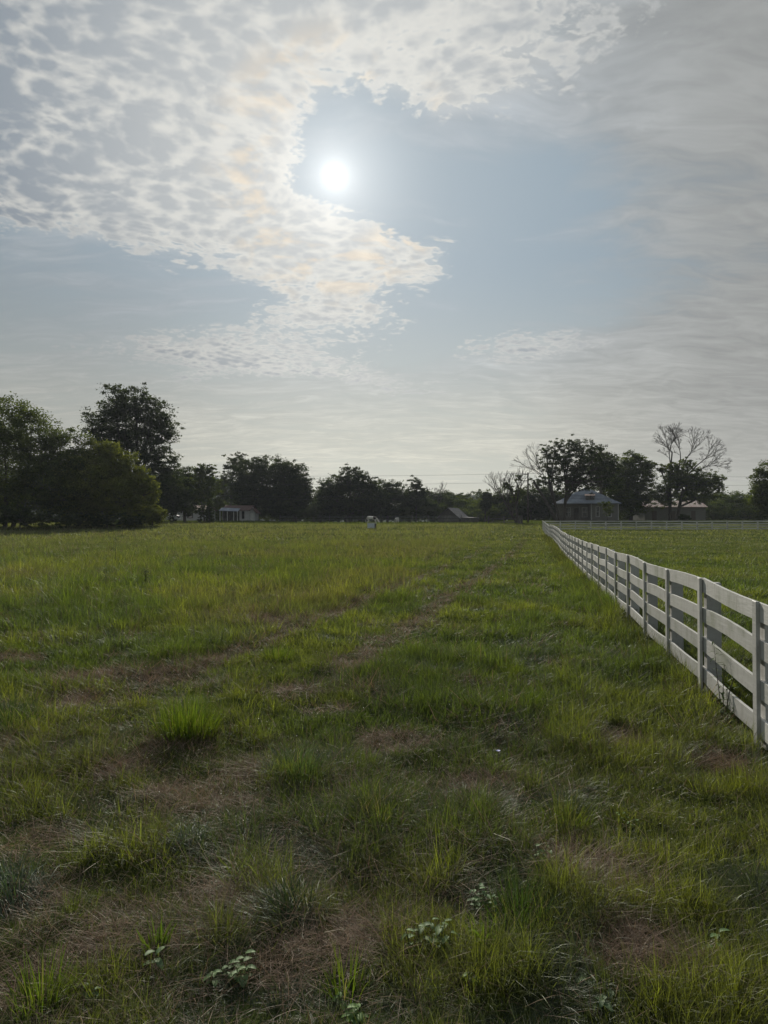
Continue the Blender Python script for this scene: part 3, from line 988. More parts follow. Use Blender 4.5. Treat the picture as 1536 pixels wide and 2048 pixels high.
# ------------------------------------------------------------------ trees
def tree_leaves(rng, lobes, n, size, cols, clump=1.0, shell=.55):
    """lobes: (cx,cy,cz,rx,ry,rz) in metres. Leaves sit in small sprays spread through each lobe."""
    vol = np.array([l[3] * l[4] * l[5] for l in lobes]) ** .8; pr = vol / vol.sum()
    n = int(n * 1.9); nclu = max(8, n // 42)
    li = rng.choice(len(lobes), nclu, p=pr); Lb = np.array(lobes)[li]
    d = rng.normal(size=(nclu, 3)); d /= np.linalg.norm(d, axis=1)[:, None]
    # lumpy outline
    lump = 1 + .32 * np.sin(d[:, 0] * 5 + li * 1.7) * np.sin(d[:, 2] * 6 + li) + .15 * rng.normal(size=nclu)
    r = (shell + (1 - shell) * rng.random(nclu)) ** .6 * np.clip(lump, .5, 1.32)
    cc = Lb[:, :3] + d * r[:, None] * Lb[:, 3:]
    out = rng.random(nclu) < .16; r = np.where(out, r * (1.03 + .12 * rng.random(nclu)), r)
    cc = Lb[:, :3] + d * r[:, None] * Lb[:, 3:]
    R = np.minimum(Lb[:, 3], Lb[:, 5]) * .125 * clump * (.6 + .9 * rng.random(nclu)) * np.where(out, .7, 1)
    per = 42
    p = cc[:, None, :] + rng.normal(size=(nclu, per, 3)) * R[:, None, None] * np.array([1.15, 1.15, .62])
    tone = rng.random(nclu)
    ca, cb = np.array(cols[0]), np.array(cols[1])
    c = (ca * (1 - tone[:, None]) + cb * tone[:, None])[:, None, :] * (.75 + .5 * rng.random((nclu, per, 1)))
    p = p.reshape(-1, 3); c = c.reshape(-1, 3); m = len(p)
    a = rng.random(m) * 2 * PI; e = rng.normal(0, .5, m); s = size * (.6 + .8 * rng.random(m))
    u = np.stack([np.cos(a) * np.cos(e), np.sin(a) * np.cos(e), np.sin(e)], -1)
    w = np.cross(u, rng.normal(size=(m, 3)) * .5 + np.array([0, 0, 1.0])); w /= np.maximum(np.linalg.norm(w, axis=1), 1e-6)[:, None]
    V = np.stack([p - u * s[:, None] * .5, p + w * s[:, None] * .30, p + u * s[:, None] * .5, p - w * s[:, None] * .30], 1)
    Fq = np.arange(m * 4, dtype=np.int32).reshape(m, 4)
    return V.reshape(-1, 3), Fq, np.repeat(c, 4, 0), cc


def limb(mb, p0, p1, r0, r1, bend=.15, rnd=random, seg=4, n=5):
    p0, p1 = Vector(p0), Vector(p1); d = p1 - p0; L = d.length
    off = Vector((rnd.uniform(-1, 1), rnd.uniform(-1, 1), rnd.uniform(-.2, .6))) * L * bend
    pts = []
    for i in range(seg + 1):
        u = i / seg; pts.append(p0 + d * u + off * math.sin(PI * u) * .6)
    mb.tube(pts, [r0 + (r1 - r0) * (i / seg) for i in range(seg + 1)], n, cap=False)
    return pts


CROWN_COLS = {'dark': ((.028, .042, .016), (.056, .074, .024)), 'olive': ((.110, .128, .028), (.20, .21, .048)), 'mid': ((.055, .078, .024), (.115, .140, .036)),
              'grey': ((.045, .060, .030), (.070, .085, .040)), 'brown': ((.07, .06, .035), (.09, .09, .04))}


def tree(name, base_px, D, lobes_px, label, cols='dark', n=9000, leaf=.22, trunk=.28, group='trees round the field', clump=1.0, forks=None, shell=.55, base_y=None, bark='bark'):
    """lobes in photo pixels (x, y, rx, ry) at distance D"""
    seed = int(base_px * 7 + D * 13) % 9973
    rng = np.random.default_rng(seed); rnd = random.Random(seed)
    bx = (base_px - 768) / F * D; bz = gzf(bx, D)
    root = empty(name, (bx, D, bz)); tag(root, label, 'tree' if name != 'shrub' else 'shrub', group)
    lobes = []
    for (x, y, rx, ry) in lobes_px:
        c = at(x, y, D); k = D / F
        dep = (rx + ry) * .5 * k
        lobes.append((c.x - bx, rnd.uniform(-.35, .35) * dep, c.z - bz, rx * k, dep, ry * k))
    v, f, t, cc = tree_leaves(rng, lobes, n, leaf, CROWN_COLS[cols], clump, shell)
    keep = v.reshape(-1, 4, 3)[:, :, 2].min(1) > -.1
    v = v.reshape(-1, 4, 3)[keep].reshape(-1, 3); t = t.reshape(-1, 4, 3)[keep].reshape(-1, 3); f = np.arange(len(v), dtype=np.int32).reshape(-1, 4)
    link('crown', np_mesh('crown', v, f, t), M['leaf'], root)
    # trunk, limbs to the lobes, twigs to the sprays
    mb = MB()
    zmin = min(l[2] for l in lobes); top = max(l[2] for l in lobes)
    forks = forks or [(0, 0)]
    stems = []
    for (ox, lx) in forks:       # each stem leans by lx pixels
        q = Vector((ox * D / F, rnd.uniform(-.2, .2) * (len(forks) > 1), -.2)); h = max(1.0, zmin * .9 + .3 * (top - zmin))
        e = Vector((q.x + lx * D / F, q.y, h))
        pts = limb(mb, q, e, trunk * (1.0 if len(forks) == 1 else .75), trunk * .55, .04, rnd, 6, 8)
        stems.append(pts)
    ends = []
    for l in lobes:
        lc = Vector(l[:3]); st = min(stems, key=lambda s: (s[-1] - lc).length)
        s0 = st[rnd.choice([3, 4, 5, 6])] if lc.z > st[4].z else st[3]
        pts = limb(mb, s0, lc, trunk * .42, trunk * .16, .12, rnd, 5, 6)
        ends.append((lc, pts))
    idx = rng.choice(len(cc), min(len(cc), 14 * len(lobes)), replace=False)
    for i in idx:
        p = Vector(cc[i]); lc, pts = min(ends, key=lambda e: (e[0] - p).length)
        limb(mb, pts[rnd.choice([2, 3, 4, 5])], p, trunk * .11, .012, .12, rnd, 3, 4)
    mb.build('trunk', M[bark], root, smooth_=True)
    return root


def bare_branches(mb, rnd, p, d, L, r, depth, spread=.5, up=.12, rmin=.012):
    """recursive leafless limb"""
    d = d.normalized(); seg = 3; pts = [p]; q = p.copy()
    for i in range(seg):
        d = (d + Vector((rnd.gauss(0, .10), rnd.gauss(0, .10), rnd.gauss(up * .4, .06)))).normalized()
        q = q + d * (L / seg); pts.append(q.copy())
    mb.tube(pts, [max(rmin, r * (1 - .35 * i / seg)) for i in range(seg + 1)], 5 if depth > 2 else 4, cap=False)
    if depth == 0: return
    nb = 2 if rnd.random() < .55 else 3
    a0 = rnd.random() * 6.28
    for k in range(nb):
        a = a0 + k * 2 * PI / nb + rnd.gauss(0, .3)
        ref = Vector((0, 0, 1)) if abs(d.z) < .9 else Vector((1, 0, 0))
        s1 = d.cross(ref).normalized(); s2 = d.cross(s1)
        nd = d + (s1 * math.cos(a) + s2 * math.sin(a)) * spread * rnd.uniform(.6, 1.15)
        bare_branches(mb, rnd, q, nd, L * rnd.uniform(.68, .86), r * .62, depth - 1, spread, up, rmin)
    if depth > 1:
        for k in range(2):
            b = pts[1 + k]; nd = d + Vector((rnd.gauss(0, .7), rnd.gauss(0, .7), rnd.gauss(.1, .4)))
            bare_branches(mb, rnd, b, nd, L * .5, r * .35, depth - 2, spread, up, rmin)


LEFT = 'trees at the left of the field'
FAR = 'trees along the far side of the field'
RIGHT = 'trees round the farmhouse'
# left wood
tree('broad_tree', 10, 84, [(-60, 880, 90, 75), (10, 850, 55, 48), (70, 868, 52, 48), (118, 905, 45, 48), (20, 940, 80, 55), (100, 965, 68, 52), (-30, 1000, 90, 45), (60, 1010, 75, 38), (130, 1000, 50, 45), (145, 945, 36, 42), (90, 920, 50, 44)],
     'large spreading tree at the far left edge, leaves down to the grass', 'mid', 52000, .26, .38, LEFT, 1.0, [(0, 0), (-20, -30), (15, 25)])
tree('bushy_tree', 225, 86, [(190, 900, 26, 24), (222, 912, 24, 26), (165, 925, 24, 26), (250, 935, 24, 28), (282, 960, 20, 26), (300, 985, 18, 24), (205, 935, 34, 34), (248, 968, 32, 34), (180, 970, 50, 50), (230, 990, 50, 42), (282, 1008, 26, 26), (308, 1020, 16, 16), (200, 1020, 56, 28), (270, 1030, 40, 18), (150, 1020, 40, 30)],
     'rounded olive-green bushy tree bulging to the right before the tall oak', 'olive', 52000, .24, .30, LEFT, .95)
tree('oak_tree', 262, 108, [(232, 808, 34, 34), (270, 800, 36, 30), (305, 828, 36, 34), (200, 850, 32, 34), (250, 850, 48, 44), (318, 862, 34, 34), (225, 895, 42, 36), (290, 898, 42, 36), (330, 925, 26, 30), (310, 955, 42, 34), (345, 975, 36, 40), (300, 1000, 55, 40), (360, 1008, 28, 32)],
     'tallest dark oak rising behind the left trees', 'dark', 37000, .30, .55, LEFT, .85, [(0, 0)], .3)
tree('broad_tree', 370, 121, [(365, 955, 22, 24), (385, 975, 16, 22), (350, 985, 34, 32), (372, 1005, 26, 22)],
     'dark tree at the right foot of the tall oak', 'dark', 12000, .30, .3, LEFT)
tree('shrub', 305, 88, [(300, 1036, 22, 12), (318, 1030, 14, 12), (280, 1040, 20, 10)], 'low spreading shrub before the white truck', 'olive', 6000, .2, .08, LEFT)
tree('shrub', 40, 78, [(0, 1030, 45, 18), (60, 1035, 40, 16), (130, 1040, 30, 12), (-60, 1030, 40, 20)], 'dark undergrowth along the foot of the left trees', 'dark', 9000, .2, .08, LEFT)
tree('shrub', 215, 82, [(180, 1040, 40, 12), (250, 1040, 40, 11)], 'dark undergrowth below the bushy olive tree', 'dark', 6000, .2, .08, LEFT)
# middle
tree('slender_tree', 408, 118, [(400, 940, 14, 14), (418, 948, 14, 18), (396, 965, 16, 18), (425, 975, 20, 20), (405, 990, 24, 18)], 'slender tree with a pale leaning trunk before the white house', 'mid', 8000, .26, .16, FAR, .9, [(0, 0), (4, -16)], .3)
tree('airy_tree', 462, 150, [(458, 928, 15, 18), (478, 920, 16, 14), (452, 950, 18, 16), (485, 945, 20, 22), (468, 975, 28, 22), (442, 985, 26, 22), (432, 1008, 30, 20), (448, 965, 16, 16)], 'airy pale-topped tree behind the white house', 'grey', 9000, .32, .25, FAR, .9, None, .25)
tree('broad_tree', 512, 142, [(500, 945, 32, 26), (530, 938, 26, 24), (490, 970, 30, 26), (540, 965, 36, 34), (510, 990, 45, 28), (550, 1005, 32, 24), (520, 1012, 40, 24), (560, 1020, 30, 18)], 'wide dark tree behind the white house porch', 'dark', 26000, .34, .45, FAR)
tree('broad_tree', 588, 138, [(568, 942, 26, 24), (592, 955, 24, 26), (575, 975, 34, 30), (600, 985, 24, 30), (580, 1005, 40, 26), (612, 985, 14, 20), (590, 1022, 36, 18)], 'round dark tree right of the white house', 'dark', 22000, .32, .42, FAR)
tree('shrub', 628, 133, [(625, 1022, 10, 14), (634, 1015, 8, 12), (605, 1028, 16, 10)], 'grey-leaved shrub between the two groups of dark trees', 'grey', 3500, .2, .08, FAR)
tree('oak_tree', 700, 144, [(675, 972, 30, 24), (700, 955, 28, 20), (722, 962, 24, 20), (740, 972, 20, 18), (660, 990, 26, 24), (700, 990, 46, 30), (745, 1000, 36, 28), (690, 1018, 50, 22), (725, 1025, 40, 16), (665, 1026, 30, 14)], 'wide dark oak left of the grazing horse', 'dark', 32000, .34, .5, FAR, .85, [(0, 0), (-6, -14)], .35)
tree('broad_tree', 640, 148, [(650, 1000, 18, 30), (640, 1020, 20, 20)], 'low dark tree filling the gap left of the wide oak', 'dark', 6000, .32, .2, FAR)
tree('broad_tree', 775, 150, [(765, 982, 24, 20), (790, 985, 22, 20), (780, 1005, 34, 26), (755, 1020, 30, 18), (790, 1026, 34, 14)], 'dark tree right of the wide oak', 'dark', 15000, .32, .35, FAR)
tree('slender_tree', 832, 152, [(832, 966, 13, 13), (824, 980, 14, 14), (842, 985, 12, 14), (815, 998, 24, 18), (840, 1008, 28, 22)], 'slender tree standing above the low trees beyond the horses', 'dark', 9000, .30, .2, FAR, .9, None, .25)
for (bx, D, cols, lobes, lab) in (
        (868, 165, 'dark', [(862, 1005, 28, 20), (880, 1012, 24, 22)], 'low dark tree behind the left end of the barn'),
        (898, 172, 'dark', [(900, 1005, 26, 18), (885, 1020, 24, 16)], 'rounded tree just above the barn roof'),
        (932, 168, 'mid', [(925, 1015, 22, 16), (940, 1020, 20, 16)], 'small green tree right of the barn roof'),
        (965, 160, 'mid', [(960, 1018, 20, 16), (978, 1012, 18, 18)], 'bushy tree left of the forked half-dead tree'),
        (1000, 158, 'dark', [(1000, 1012, 24, 22), (1020, 1008, 20, 20)], 'dark bushy tree behind the forked half-dead tree'),
        (1062, 150, 'dark', [(1050, 1005, 24, 24), (1075, 1000, 24, 28), (1088, 1015, 22, 22)], 'dark tree behind the utility pole'),
        (1108, 148, 'dark', [(1105, 1005, 26, 26), (1125, 1012, 20, 22)], 'dark tree left behind the farmhouse'),
        (970, 150, 'grey', [(975, 995, 9, 10), (970, 1010, 10, 10)], 'small thin-leaved tree before the far hill'),
        (1268, 158, 'mid', [(1255, 1010, 26, 22), (1285, 1015, 28, 20)], 'low tree between the farmhouse and the long shed'),
        (1465, 165, 'mid', [(1450, 1010, 28, 20), (1480, 1005, 26, 18), (1500, 1012, 24, 18)], 'low pale tree behind the right end of the far fence'),
        (1405, 185, 'mid', [(1390, 1010, 30, 18), (1425, 1008, 28, 20)], 'low tree behind the long shed')):
    tree('bushy_tree', bx, D, lobes, lab, cols, 9000, .32, .2, FAR)
# low scrub closing the view under the far trees
rr = random.Random(77)
SPOTS = ['under the dark tree of the oak', 'behind the white truck', 'behind the white house', 'right of the white shed', 'below the round dark tree', 'left below the wide oak', 'right below the wide oak',
         'behind the grazing horse', 'behind the small white horse', 'left of the barn', 'right of the barn', 'behind the dark rail fence', 'behind the gatepost', 'left of the utility pole', 'between pole and farmhouse', 'right of the farmhouse', 'left of the long shed', 'right of the long shed', 'at the far right']
for k, (px, lab) in enumerate(zip([330, 385, 440, 545, 590, 655, 705, 755, 805, 855, 945, 985, 1020, 1045, 1085, 1262, 1290, 1425, 1500], SPOTS)):
    yb = 1026 + rr.uniform(-3, 3)
    tree('shrub', px, 152 + rr.uniform(0, 6), [(px - 18, yb + 3, 26, 14), (px + 16, yb, 26, 17)], 'low dark scrub ' + lab, rr.choice(['dark', 'dark', 'mid']), 3800, .32, .08, 'scrub along the far side of the field')
for k in range(30):
    px = 300 + k * 43 + rr.uniform(-14, 14); D = 178 + rr.uniform(0, 22); hh = rr.uniform(-8, 8)
    tree('broad_tree', px, D, [(px - 16, 1008 + hh, 22, 16), (px + 12, 1002 + hh, 24, 18), (px, 1024, 34, 14), (px - 8, 1036, 36, 9)], 'dark tree in the unbroken tree line beyond the nearer trees',
         rr.choice(['dark', 'dark', 'mid']), 3600, .42, .22, 'tree line beyond the nearer trees')
# sparse front shrubs on the road bank
tree('cypress', 419, 106, [(419, 1010, 6, 10), (419, 1025, 8, 12), (419, 1040, 8, 12), (420, 1048, 7, 8)], 'narrow dark conifer on the road bank before the white house', 'dark', 6000, .14, .07, FAR, .9)
tree('slender_tree', 402, 106, [(403, 1022, 8, 16), (400, 1040, 7, 10), (408, 1010, 6, 8)], 'thin sapling beside the narrow conifer', 'grey', 1600, .16, .05, FAR, .9, None, .2)
# right
t_ = tree('pecan_tree', 1122, 121, [(1112, 895, 26, 16), (1140, 890, 26, 18), (1170, 892, 24, 20), (1195, 905, 24, 20), (1222, 915, 24, 20), (1110, 930, 34, 22), (1150, 930, 34, 26), (1195, 945, 34, 26), (1230, 945, 18, 22), (1098, 960, 34, 14), (1150, 968, 34, 20), (1200, 972, 20, 14), (1072, 965, 16, 12), (1095, 905, 18, 14), (1125, 912, 30, 20), (1170, 925, 34, 26), (1212, 930, 26, 22), (1130, 950, 34, 22), (1170, 960, 34, 22), (1218, 965, 24, 22), (1125, 985, 26, 12)],
     'big many-stemmed tree arching over the farmhouse roof', 'dark', 21000, .26, .42, RIGHT, .85, [(-4, -50), (2, -26), (6, 8)], .25)
rnd = random.Random(4); mb = MB()
for (x, y, dx_, dz_, L) in ((1098, 975, -.5, .6, 3.0), (1085, 950, -.6, .5, 2.4), (1092, 960, -.3, .8, 2.6)):
    p = at(x, y, 121) - t_.location
    p.y = 0; bare_branches(mb, rnd, p, Vector((dx_, 0, dz_)), L * .80, .09, 4, .45, .05, .016)
mb.build('bare_limb', M['dead_bark'], t_)
tree('broad_tree', 1205, 140, [(1200, 930, 30, 26), (1215, 960, 26, 28), (1240, 985, 24, 26)], 'dark tree straight behind the farmhouse chimney side', 'dark', 12000, .30, .5, RIGHT)
tree('oak_tree', 1262, 131, [(1268, 920, 24, 18), (1290, 935, 18, 20), (1250, 935, 22, 22), (1275, 955, 34, 26), (1245, 975, 28, 28), (1290, 985, 24, 24), (1262, 1005, 34, 22)],
     'green oak right of the farmhouse', 'mid', 24000, .26, .40, RIGHT, .9, [(0, 0), (-4, 18)], .3)
t_ = tree('half_dead_tree', 1344, 128, [(1320, 935, 12, 10), (1345, 935, 18, 16), (1375, 925, 18, 14), (1400, 945, 26, 14), (1435, 958, 16, 16), (1360, 960, 30, 16), (1330, 975, 24, 18), (1400, 975, 34, 14), (1318, 990, 12, 16), (1440, 975, 14, 12), (1370, 990, 28, 12), (1350, 950, 28, 20), (1390, 962, 30, 20), (1330, 1000, 24, 16), (1420, 962, 24, 16), (1395, 995, 30, 14), (1425, 990, 22, 14)],
     'big tree with leafless branches fanning out above its leafy middle', 'mid', 26000, .24, .50, RIGHT, .85, [(-5, -2), (7, 14)], .25)
rnd = random.Random(12); mb = MB()
for (x, y, dx_, dz_, L, dp) in ((1341, 925, -.10, 1, 3.3, 5), (1362, 918, .10, 1, 3.0, 5), (1372, 920, .55, .9, 2.8, 5), (1395, 930, .8, .7, 2.7, 5), (1400, 940, .95, .42, 2.6, 5), (1345, 905, -.5, .75, 2.0, 4)):
    p = at(x, y, 128) - t_.location; p.y = 0
    bare_branches(mb, rnd, p, Vector((dx_, rnd.uniform(-.2, .2), dz_)), L * .66, .10, dp, .40, .05, .017)
    limb(mb, p, (rnd.choice([-.3, .8]), 0, 4.5), .12, .22, .05, rnd, 4, 6)
mb.build('bare_limb', M['dead_bark'], t_)
tree('broad_tree', 1545, 112, [(1528, 960, 20, 22), (1550, 950, 30, 28), (1520, 985, 22, 20), (1555, 990, 45, 34), (1535, 1015, 30, 22)], 'green tree at the right edge of the photo', 'mid', 16000, .26, .4, RIGHT)
tree('sapling', 1215, 119, [(1210, 1010, 12, 9), (1216, 1022, 9, 10)], 'young tree in front of the farmhouse windows', 'mid', 1500, .18, .05, RIGHT, .9, None, .2)
tree('sapling', 1260, 119, [(1258, 1030, 10, 8), (1268, 1024, 8, 10), (1250, 1032, 8, 6)], 'pale shrub at the right corner of the farmhouse', 'grey', 1500, .18, .05, RIGHT, .9, None, .2)
tree('shrub', 1368, 119, [(1368, 1036, 10, 8)], 'round shrub against the long shed wall', 'dark', 1500, .18, .06, RIGHT)


def bare_tree(px, ybase, D, stems, label, seed, leaf_lobes=None, twig=.016):
    rnd = random.Random(seed); x = (px - 768) / F * D; z0 = gzf(x, D)
    root = empty('half_dead_tree' if leaf_lobes else 'dead_tree', (x, D, z0)); tag(root, label, 'tree', 'trees with bare branches')
    mb = MB()
    for (dx_, dz_, L, r, dp, sp) in stems:
        bare_branches(mb, rnd, Vector((0, 0, -.2)), Vector((dx_, rnd.uniform(-.1, .1), dz_)), L, r, dp, sp, .18, twig)
    mb.build('trunk', M['dead_bark' if not leaf_lobes else 'bark'], root, smooth_=True)
    if leaf_lobes:
        k = D / F; lob = []
        for (a, b, rx, ry) in leaf_lobes:
            c = at(a, b, D) - root.location; lob.append((c.x, 0, c.z, rx * k, rx * k, ry * k))
        v, f, t, _ = tree_leaves(np.random.default_rng(seed), lob, 2600, .22, CROWN_COLS['mid'], 1.1, .2)
        link('crown', np_mesh('crown', v, f, t), M['leaf'], root)
    return root


bare_tree(1034, 1045, 112, [(.02, 1, 2.55, .24, 5, .40), (-.60, .8, 2.75, .18, 5, .34)], 'forked half-dead tree left of the utility pole', 21,
          [(1018, 975, 10, 7), (1012, 968, 6, 5), (1026, 985, 8, 6), (1036, 958, 6, 9), (1042, 985, 12, 10), (1028, 998, 12, 8)])
bare_tree(866, 1035, 160, [(.0, 1, 2.9, .10, 5, .36)], 'small leafless tree standing above the scrub beyond the horses', 22, None, .022)

# ------------------------------------------------------------------ buildings
def wall_window(root, x0, x1, z0, z1, y, frame='white_trim', name='window', mull=True):
    """window set in a wall that faces the camera (-y): frame proud of the wall, pane behind it"""
    mb = MB(); t = .10
    mb.box(x0 - t, x0, y - .05, y + .03, z0 - t, z1 + t); mb.box(x1, x1 + t, y - .05, y + .03, z0 - t, z1 + t)
    mb.box(x0, x1, y - .05, y + .03, z0 - t, z0); mb.box(x0, x1, y - .05, y + .03, z1, z1 + t)
    if mull: mb.box(x0, x1, y - .045, y + .02, (z0 + z1) / 2 - .03, (z0 + z1) / 2 + .03)
    w = mb.build(name, M[frame], root)
    MB().box(x0, x1, y - .012, y - .002, z0, z1).build('pane', M['glass'], w)
    return w


def farmhouse():
    D = 128.0; k = D / F
    cx = (1173 - 768) * k; z0 = gzf(cx, D)
    root = empty('farmhouse', (cx, D, z0), -.27); tag(root, 'old grey farmhouse with a pale metal hip roof under the big trees', 'house')
    W = 12.2 / 2; dep = 9.0; ze = 3.35; zp = 6.6
    # walls: porch recessed on the left half
    mb = MB()
    mb.box(.85, W - .5, 0, dep, 0.3, ze)                 # right room
    mb.box(-W + .5, .85, 1.6, dep, 0.3, ze)              # wall behind the porch
    mb.build('wall', M['grey_siding'], root)
    mb = MB(); mb.box(-W + .45, .85, -.02, 2.2, .18, .42); mb.box(-W + .4, W - .45, .05, dep + .1, 0, .29); mb.build('porch_floor', M['brown_siding'], root)
    for x in (-W + .6, -3.3, -1.2, .7):
        MB().box(x - .07, x + .07, .02, .16, .42, ze).build('porch_post', M['grey_siding'], root, bevel=.01)
    mb = MB(); mb.box(-W + .7, -3.4, .06, .10, 1.05, 1.13); mb.box(-3.2, -1.3, .06, .10, 1.05, 1.13)
    for i in range(16): mb.box(-W + .8 + i * .27, -W + .84 + i * .27, .065, .095, .42, 1.05)
    mb.build('railing', M['brown_siding'], root)
    for x in (.845, W - .5): MB().box(x, x + .12, -.03, -.001, .3, ze).build('corner_board', M['white_trim'], root)
    wall_window(root, 1.75, 2.25, .95, 2.7, 0); wall_window(root, 3.85, 4.35, .95, 2.7, 0)
    wall_window(root, -3.9, -3.0, .95, 2.6, 1.6)
    d = MB().box(-2.3, -1.4, 1.52, 1.59, .43, 2.55).build('door', M['dark_wood'], root)
    MB().tube([(-1.5, 1.45, 1.4), (-1.5, 1.52, 1.4)], .035, 8).build('handle', M['chrome'], d)
    wall_window(root, -.7, .1, .95, 2.6, 1.6)
    # hip roof with slightly flared eaves
    o = .55; vs = []; fs = []
    x0, x1, y0, y1 = -W - .1, W + .1, -o, dep + o
    rings = [(0, ze - .02), (0, ze + .10), (1.3, ze + .75), (None, zp)]
    a, b, c, e = [], [], [], []
    def ring(ins, z): return [(x0 + ins, y0 + ins, z), (x1 - ins, y0 + ins, z), (x1 - ins, y1 - ins, z), (x0 + ins, y1 - ins, z)]
    vs = ring(0, ze - .02) + ring(0, ze + .08) + ring(1.5, ze + .80)
    ym = (y0 + y1) / 2; rx = .25
    vs += [(-rx, ym, zp), (rx, ym, zp)]
    fs = [(3, 2, 1, 0)]
    for q in (0, 4):
        for j in range(4):
            j2 = (j + 1) % 4; fs.append((q + j, q + j2, q + 4 + j2, q + 4 + j))
    fs += [(8, 9, 13, 12), (9, 10, 13), (10, 11, 12, 13), (11, 8, 12)]
    roof = MB().add(vs, fs).build('roof', M['metal_roof'], root)
    # standing seams on the front and side slopes
    mb = MB()
    for i in range(-13, 14):
        x = i * .45
        # front slope: from eave to where it meets hip
        fr = 1 - abs(x) / (x1)
        if fr <= .02: continue
        tt = max(0.0, min(1.0, (x1 - abs(x)) / 1.5))
        p0 = Vector((x, y0, ze + .09)); p1 = Vector((x, y0 + 1.5 * tt, ze + .09 + .72 * tt)); mb.tube([p0, p1], .018, 4)
        if tt >= 1:
            u = min(1.0, (x1 - 1.5 - abs(x)) / (x1 - 1.5 - rx))
            p2 = p1 + (Vector((x, ym, zp + .01)) - p1) * u; mb.tube([p1, p2], .018, 4)
    mb.build('roof_seams', M['metal_roof'], roof)
    # dormer with two small windows
    dm = MB(); dy = .80; dz0 = 4.08
    dm.box(-.15, 1.45, dy, dy + 1.7, dz0 - .3, dz0 + .80)
    dorm = dm.build('dormer', M['grey_siding'], root)
    MB().add([(-.3, dy - .2, dz0 + .78), (1.6, dy - .2, dz0 + .78), (1.6, dy + 1.9, dz0 + 1.18), (-.3, dy + 1.9, dz0 + 1.18), (-.3, dy - .2, dz0 + .83), (1.6, dy - .2, dz0 + .83), (1.6, dy + 1.9, dz0 + 1.25), (-.3, dy + 1.9, dz0 + 1.25)],
             [(3, 2, 1, 0), (4, 5, 6, 7), (0, 1, 5, 4), (1, 2, 6, 5), (2, 3, 7, 6), (3, 0, 4, 7)]).build('dormer_roof', M['brown_roof'], dorm)
    for x in (.0, .75):
        MB().box(x, x + .5, dy - .03, dy - .004, dz0 + .10, dz0 + .68).build('dormer_window', M['glass'], dorm)
    MB().box(2.5, 3.1, ym + .6, ym + 1.3, 4.5, 7.6).build('chimney', M['brown_siding'], root, bevel=.02)
    for x in (-.9, .4): pass
    return root


farmhouse()


def gable_building(name, cx, D, w, dep, ze, zp, label, wall, roofm, rz=0.0, over=.35, cat='house', ridge='y', z0=None):
    """ridge 'y': gable end faces the camera; 'x': eave side faces the camera"""
    z0 = gzf(cx, D) if z0 is None else z0
    root = empty(name, (cx, D, z0), rz); tag(root, label, cat)
    h = w / 2
    if ridge == 'y':
        vs = [(-h, 0, 0), (h, 0, 0), (h, 0, ze), (0, 0, zp), (-h, 0, ze)]; n = 5
        vs += [(x, dep, z) for x, _, z in vs]
        fs = [(0, 1, 2, 3, 4), (9, 8, 7, 6, 5), (1, 0, 5, 6), (1, 6, 7, 2), (0, 4, 9, 5), (2, 7, 8, 3), (3, 8, 9, 4)]
        MB().add(vs, fs).build('wall', wall, root)
        mb = MB(); sl = (zp - ze) / h; t = .08
        for s in (-1, 1):
            a = [(s * (h + over), -over, ze - over * sl + .02), (0.0, -over, zp + .02), (0.0, dep + over, zp + .02), (s * (h + over), dep + over, ze - over * sl + .02)]
            b = [(x, y, z + t) for x, y, z in a]
            mb.add(a + b, [(0, 1, 2, 3), (7, 6, 5, 4), (0, 4, 5, 1), (2, 6, 7, 3), (0, 3, 7, 4)])
        mb.build('roof', roofm, root)
    else:
        d2 = dep / 2
        vs = [(-h, 0, 0), (-h, dep, 0), (-h, dep, ze), (-h, d2, zp), (-h, 0, ze)]
        vs += [(h, y, z) for _, y, z in vs]
        fs = [(4, 3, 2, 1, 0), (5, 6, 7, 8, 9), (0, 1, 6, 5), (0, 5, 9, 4), (1, 2, 7, 6), (4, 9, 8, 3), (3, 8, 7, 2)]
        MB().add(vs, fs).build('wall', wall, root)
        mb = MB(); sl = (zp - ze) / d2; t = .08
        for (ya, yb) in ((-over, d2), (dep + over, d2)):
            a = [(-h - over, ya, ze - over * sl + .02), (h + over, ya, ze - over * sl + .02), (h + over, yb, zp + .02), (-h - over, yb, zp + .02)]
            b = [(x, y, z + t) for x, y, z in a]
            mb.add(a + b, [(3, 2, 1, 0), (4, 5, 6, 7), (0, 1, 5, 4), (1, 2, 6, 5), (3, 0, 4, 7)])
        mb.build('roof', roofm, root)
    return root


# long shed with the red and white metal roof, right
D = 137.0; k = D / F
r_ = gable_building('long_shed', (1350 - 768) * k, D, 122 * k, 6.5, 2.9, 4.15, 'long low shed with a faded red metal roof behind the right trees', M['grey_siding'], M['red_roof'], ridge='x', cat='shed')
for x in (-4.6, -.8, 3.2): MB().box(x, x + .9, -.03, -.003, .1, 2.1).build('door', M['brown_siding'], r_)
mb = MB()
for i in range(30):
    x = -5.9 + i * .41
    mb.tube([(x, -.3, 2.9 - .35 * .385 + .14), (x, 3.2, 4.15 + .09)], .03, 4)
mb.build('roof_ribs', M['white_trim'], r_)
